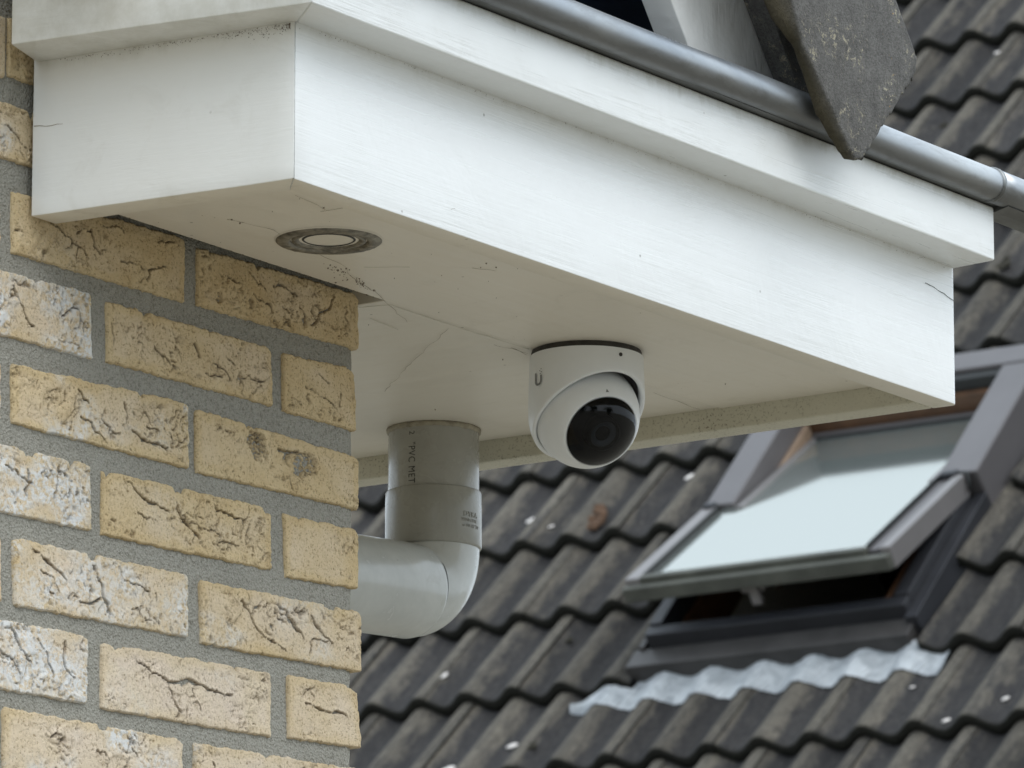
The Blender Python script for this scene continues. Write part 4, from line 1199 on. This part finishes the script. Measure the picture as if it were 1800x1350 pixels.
# timber lining of the opening, room behind
rbox('lining', U0 + .079, U1 - .079, W1 - .046, W1 - .028, -.34, .040, M_wood, .002, label='brown timber head lining')
rbox('lining', U0 + .079, U0 + .092, PV, W1 - .05, -.20, .02, M_wood_l, .002, label='pale left side lining above the pivot')
rbox('lining', U0 + .046, U0 + .058, W0 + .04, PV - .001, -.13, -.004, M_wood, .002, label='brown left side lining below the pivot')
rbox('plaster_reveal', U0 + .040, U0 + .052, W0 + .04, W1, -.90, -.132, M_blind, .002)
rbox('lining', U1 - .092, U1 - .079, W0 + .04, W1 - .05, -.34, .02, M_wood, .002, label='brown right side lining')
rv = [(x, y, z_) for z_ in (-1.4, -.085) for (x, y) in ((U0 - .02, W0 - .05), (U1 + .02, W0 - .05), (U1 + .02, W1 + .08), (U0 - .02, W1 + .08))]
rw.add('room', rv, [(0, 1, 2, 3), (0, 4, 5, 1), (1, 5, 6, 2), (2, 6, 7, 3), (3, 7, 4, 0)], M_dark, label='unlit room inside the window')
# flashing round the frame
rbox('flashing', U0 - .045, U1 + .020, W0 - .078, W0 - .005, -.062, .000, M_alu_b, .003, label='brown grey apron rail below the frame')
rbox('flashing', U0 - .030, U0 - .013, W0 - .01, W1 + .10, -.06, .010, M_alu_b, .002, label='left side flashing')
rbox('flashing', U1 + .001, U1 + .036, W0 - .03, PV - .002, -.06, .020, M_alu_d, .002, label='right side flashing')
# crimped lead apron following the tiles below
def apron():
    nu, nw = 150, 14
    Us = np.linspace(.500, 1.605, nu)
    V = []
    for i in range(nw):
        t = i / (nw - 1)
        for k, u_ in enumerate(Us):
            wtop = -.655; wbot = -.778 - .006 * fbm(np.array([u_ * 9.]), np.array([1.]), 2)[0] - .006 * math.cos(2 * math.pi * u_ / RO)
            if u_ < .665: wtop = -.705 - max(0, .60 - u_) * .5
            w = wtop + (wbot - wtop) * t
            N = wavef(np.array([u_]))[0] * (.55 + .45 * t) - TH * ((w + 3 * GA) / GA) + .004
            N += (1 - t) * .006 + .0020 * fbm(np.array([u_ * 40.]), np.array([w * 40.]), 3)[0] + .0012 * math.sin(u_ * 620 + w * 140)
            V.append((u_, w, N))
    return V, grid_faces(nw, nu, flip=True)
V, F = apron(); rw.add('lead_apron', V, F, M_lead, True)

# pivoting sash: built flat about the pivot, then turned by the opening angle
TA = R(12.6)
sash = bpy.data.objects.new('sash', None); col.objects.link(sash); sash.parent = rw.e
sash.location = Vector(((U0 + U1) / 2, PV, NP)) - rw.base
sash.rotation_euler = (-TA, 0, 0)
def sbox(name, x0, x1, y0, y1, z0, z1, mat, bev=.003, label=None, poly=None):
    bm = box_bm(x0, x1, y0, y1, z0, z1, bev, 2)
    me = bpy.data.meshes.new(name); bm.to_mesh(me); bm.free(); me.materials.append(mat)
    o = bpy.data.objects.new(name, me); col.objects.link(o); o.parent = sash
    if label: o['label'] = label
    return o
hw = .392; Lb = .492
sbox('rail', -hw - .010, hw, -Lb, -Lb + .026, -.045, -.004, M_moss_alu, .004, 'algae-stained bottom rail')
sbox('rail', -hw + .034, hw - .074, -Lb + .027, -Lb + .050, -.036, .012, M_moss_alu, .003, 'glazing bar above the bottom rail')
sbox('rail', -hw - .010, -hw + .036, -Lb + .027, -.012, -.045, .012, M_alu_l, .004, 'pale left sash cover')
sbox('rail', hw - .030, hw, -Lb + .027, -.012, -.050, .012, M_alu_l, .004, 'pale right sash cover')
sbox('rail', hw - .072, hw - .042, -Lb + .040, -.012, -.045, .004, M_alu, .003, 'inner groove of the right sash cover')
sbox('rail', hw - .041, hw - .031, -Lb + .035, -.012, -.045, -.004, M_rubber, .001)
sbox('rail', hw - .078, hw - .0725, -Lb + .05, -.012, -.04, .016, M_rubber, .001)
sbox('rail', -hw + .0365, -hw + .041, -Lb + .05, -.012, -.04, .014, M_rubber, .001)
sbox('rail', -hw + .09, -hw + .112, -.010, .44, -.045, .004, M_alu_l, .003, 'upper left inner sash rail')
sbox('rail', hw - .112, hw - .09, -.010, .44, -.045, .004, M_alu_l, .003, 'upper right inner sash rail')
sbox('rail', -hw + .09, hw - .09, .441, .470, -.045, .010, M_alu, .003, 'top sash rail')
sbox('rail', -hw + .112, hw - .112, .428, .4405, -.03, .004, M_rubber, .001)
sbox('glass_pane', -hw + .0412, hw - .0782, -Lb + .051, .436, -.006, -.002, M_pane, 0)
sbox('pivot_cap', -hw - .004, -hw + .030, -.022, .004, -.02, .022, M_alu_d, .006)
sbox('pivot_cap', hw - .070, hw - .020, -.022, .006, -.02, .022, M_alu_d, .006)
sbox('handle', -.055, -.025, -Lb + .03, -Lb + .05, -.105, -.046, M_alu_l, .006)
sbox('handle', -.085, -.015, -Lb + .045, -Lb + .07, -.075, -.055, M_alu_l, .006)
# curved seal on the right pivot
V, F = ring_tube([(hw - .03 + .0, -.004, .014), (hw + .004, -.006, .012), (hw + .010, -.016, -.004), (hw + .010, -.030, -.03)], .004, 8)
me = mesh_from('hinge_seal', V, F, M_rubber, True); o = bpy.data.objects.new('hinge_seal', me); col.objects.link(o); o.parent = sash

# ================================================================== small things on the far tiles
def roof_normal_height(u_, w): 
    j = math.floor(w / GA); return float(wavef(np.array([u_]))[0]) - TH * ((w - j * GA) / GA)
def clump(name, label, u_, w, rad, n, mat, group=None, sq=.6, stretch=1.0, seed=1):
    rnd = random.Random(seed); bm = bmesh.new()
    for k in range(n):
        du, dw = rnd.gauss(0, rad * .45), rnd.gauss(0, rad * .45 * stretch)
        M = Matrix.Translation((du, dw, rad * .25)) @ Matrix.Diagonal((1, 1, sq, 1))
        bmesh.ops.create_icosphere(bm, subdivisions=1, radius=rad * rnd.uniform(.35, .7), matrix=M)
    for v in bm.verts: v.co += Vector((rnd.gauss(0, 1), rnd.gauss(0, 1), rnd.gauss(0, 1))) * rad * .07
    me = bpy.data.meshes.new(name); bm.to_mesh(me); bm.free(); me.materials.append(mat)
    o = bpy.data.objects.new(name, me); col.objects.link(o)
    o.matrix_world = ROOF @ Matrix.Translation((u_, w, roof_normal_height(u_, w)))
    o['label'] = label; o['category'] = 'moss'
    if group: o['group'] = group
clump('moss_clump', 'rust-brown moss clump on the tiles between the camera and the pipe', .193, .085, .024, 34, M_mossb, seed=2, stretch=2.6)
for args in (('dark moss cushion high on the tiles right of the white fascia end', 1.084, 1.073, .021, 3),
             ('small dark moss cushion on a tile left of the roof window', .344, -.439, .012, 4),
             ('dark moss tuft low on the tiles below the pipe bend', .478, -.948, .013, 5),
             ('tiny moss dot on the tile just under the fascia end crack', 1.30, .86, .010, 6),
             ('moss tuft between the verge tile and the gutter', .52, 1.98, .014, 7)):
    clump('moss_clump', args[0], args[1], args[2], args[3], 9, M_moss, 'moss cushions on the neighbouring roof', seed=args[4])
def petal(label, u_, w, L, rot, seed):
    rnd = random.Random(seed); V = [(0, 0, .004)]; n = 12
    for k in range(n):
        t = 2 * math.pi * k / n; r = L * (.5 + .12 * math.cos(t)) ; V.append((math.cos(t) * r, math.sin(t) * r * .55, .0015 + .002 * rnd.random()))
    F = [(0, 1 + k, 1 + (k + 1) % n) for k in range(n)]
    V += [(x, y, z - .0015) for x, y, z in V]; m = n + 1
    F += [(m, m + 1 + (k + 1) % n, m + 1 + k) for k in range(n)] + [(1 + k, m + 1 + k, m + 1 + (k + 1) % n, 1 + (k + 1) % n) for k in range(n)]
    me = mesh_from('petal', V, F, M_petal, True); o = bpy.data.objects.new('fallen_petal', me); col.objects.link(o)
    o.matrix_world = ROOF @ Matrix.Translation((u_, w, roof_normal_height(u_, w) + .003)) @ Matrix.Rotation(rot, 4, 'Z')
    o['label'] = label; o['category'] = 'petal'; o['group'] = 'pale petals fallen on the neighbouring roof'
petal('larger white petal on the tile right of the pipe socket', -.048, .147, .036, .4, 1)
petal('small white petal just right of the larger one near the pipe', .046, .093, .018, .3, 2)
petal('white petal on the tile left of the roof window pivot', .426, .241, .030, .8, 3)
petal('white petal low on the roof between the pipe bend and the picture bottom', .372, -.892, .034, .3, 4)
petal('largest white petal at the bottom edge beside the brick corner', .217, -.985, .046, .5, 5)
petal('small pale petal on the tile beside the brick wall under the pipe', .027, -.583, .026, 1.1, 6)
petal('tiny petal on the tile below the lead apron end', 1.55, -.836, .015, .2, 7)
petal('pale pink petal low at the right of the roof', 1.717, -1.007, .024, .3, 8)
petal('small petal near the right edge below the roof window', 1.857, -.939, .022, .6, 9)
petal('tiny petal above the gutter beside the verge tile', .60, 2.28, .020, .1, 10)
petal('tiny petal by the right edge high above the gutter', 1.20, 1.80, .016, .1, 11)

# ================================================================== garden trees behind the viewer (they show in the camera dome and close off the low sky)
M_leaf = flat_mat('dark_green_leaves', (0.050, 0.075, 0.028, 1), 0.7, 0, 0.5, 3, 0)
M_bark = flat_mat('brown_bark', (0.10, 0.075, 0.05, 1), 0.9, 0, 0.4, 20, 0.5)
def tree(label, x, y, h, r, seed):
    t = Thing('garden_tree', label, 'tree', ID, (x, y, 0), 'trees in the garden behind the viewer')
    rs = np.random.RandomState(seed)
    V, F = ring_tube([(x, y, 0), (x + .1, y, h * .3), (x - .05, y + .1, h * .6), (x, y, h * .9)], [.22, .17, .10, .03], 10)
    t.add('trunk', V, F, M_bark, True)
    n = 2600; cl = rs.randn(26, 3) * [r * .42, r * .42, h * .17] + [x, y, h * .62]
    c = cl[rs.randint(0, 26, n)] + rs.randn(n, 3) * r * .20
    VV = []; FF = []
    a = rs.randn(n, 3); a /= np.linalg.norm(a, axis=1)[:, None]; b = np.cross(a, rs.randn(n, 3)); b /= np.linalg.norm(b, axis=1)[:, None]
    s_ = .22
    VV = np.stack([c - a * s_, c + b * s_ * .5, c + a * s_, c - b * s_ * .5], 1).reshape(-1, 3)
    FF = [(4 * i, 4 * i + 1, 4 * i + 2, 4 * i + 3) for i in range(n)]
    t.add('crown', VV, FF, M_leaf)
tree('tall dark green tree straight behind the viewer', -3.5, -16, 7.5, 3.0, 2)
tree('narrow dark green tree right of the tall one behind the viewer', 5, -15, 6.5, 2.6, 3)
tree('low spreading tree at the right end of the row behind the viewer', 15, -9, 6.0, 3.0, 4)
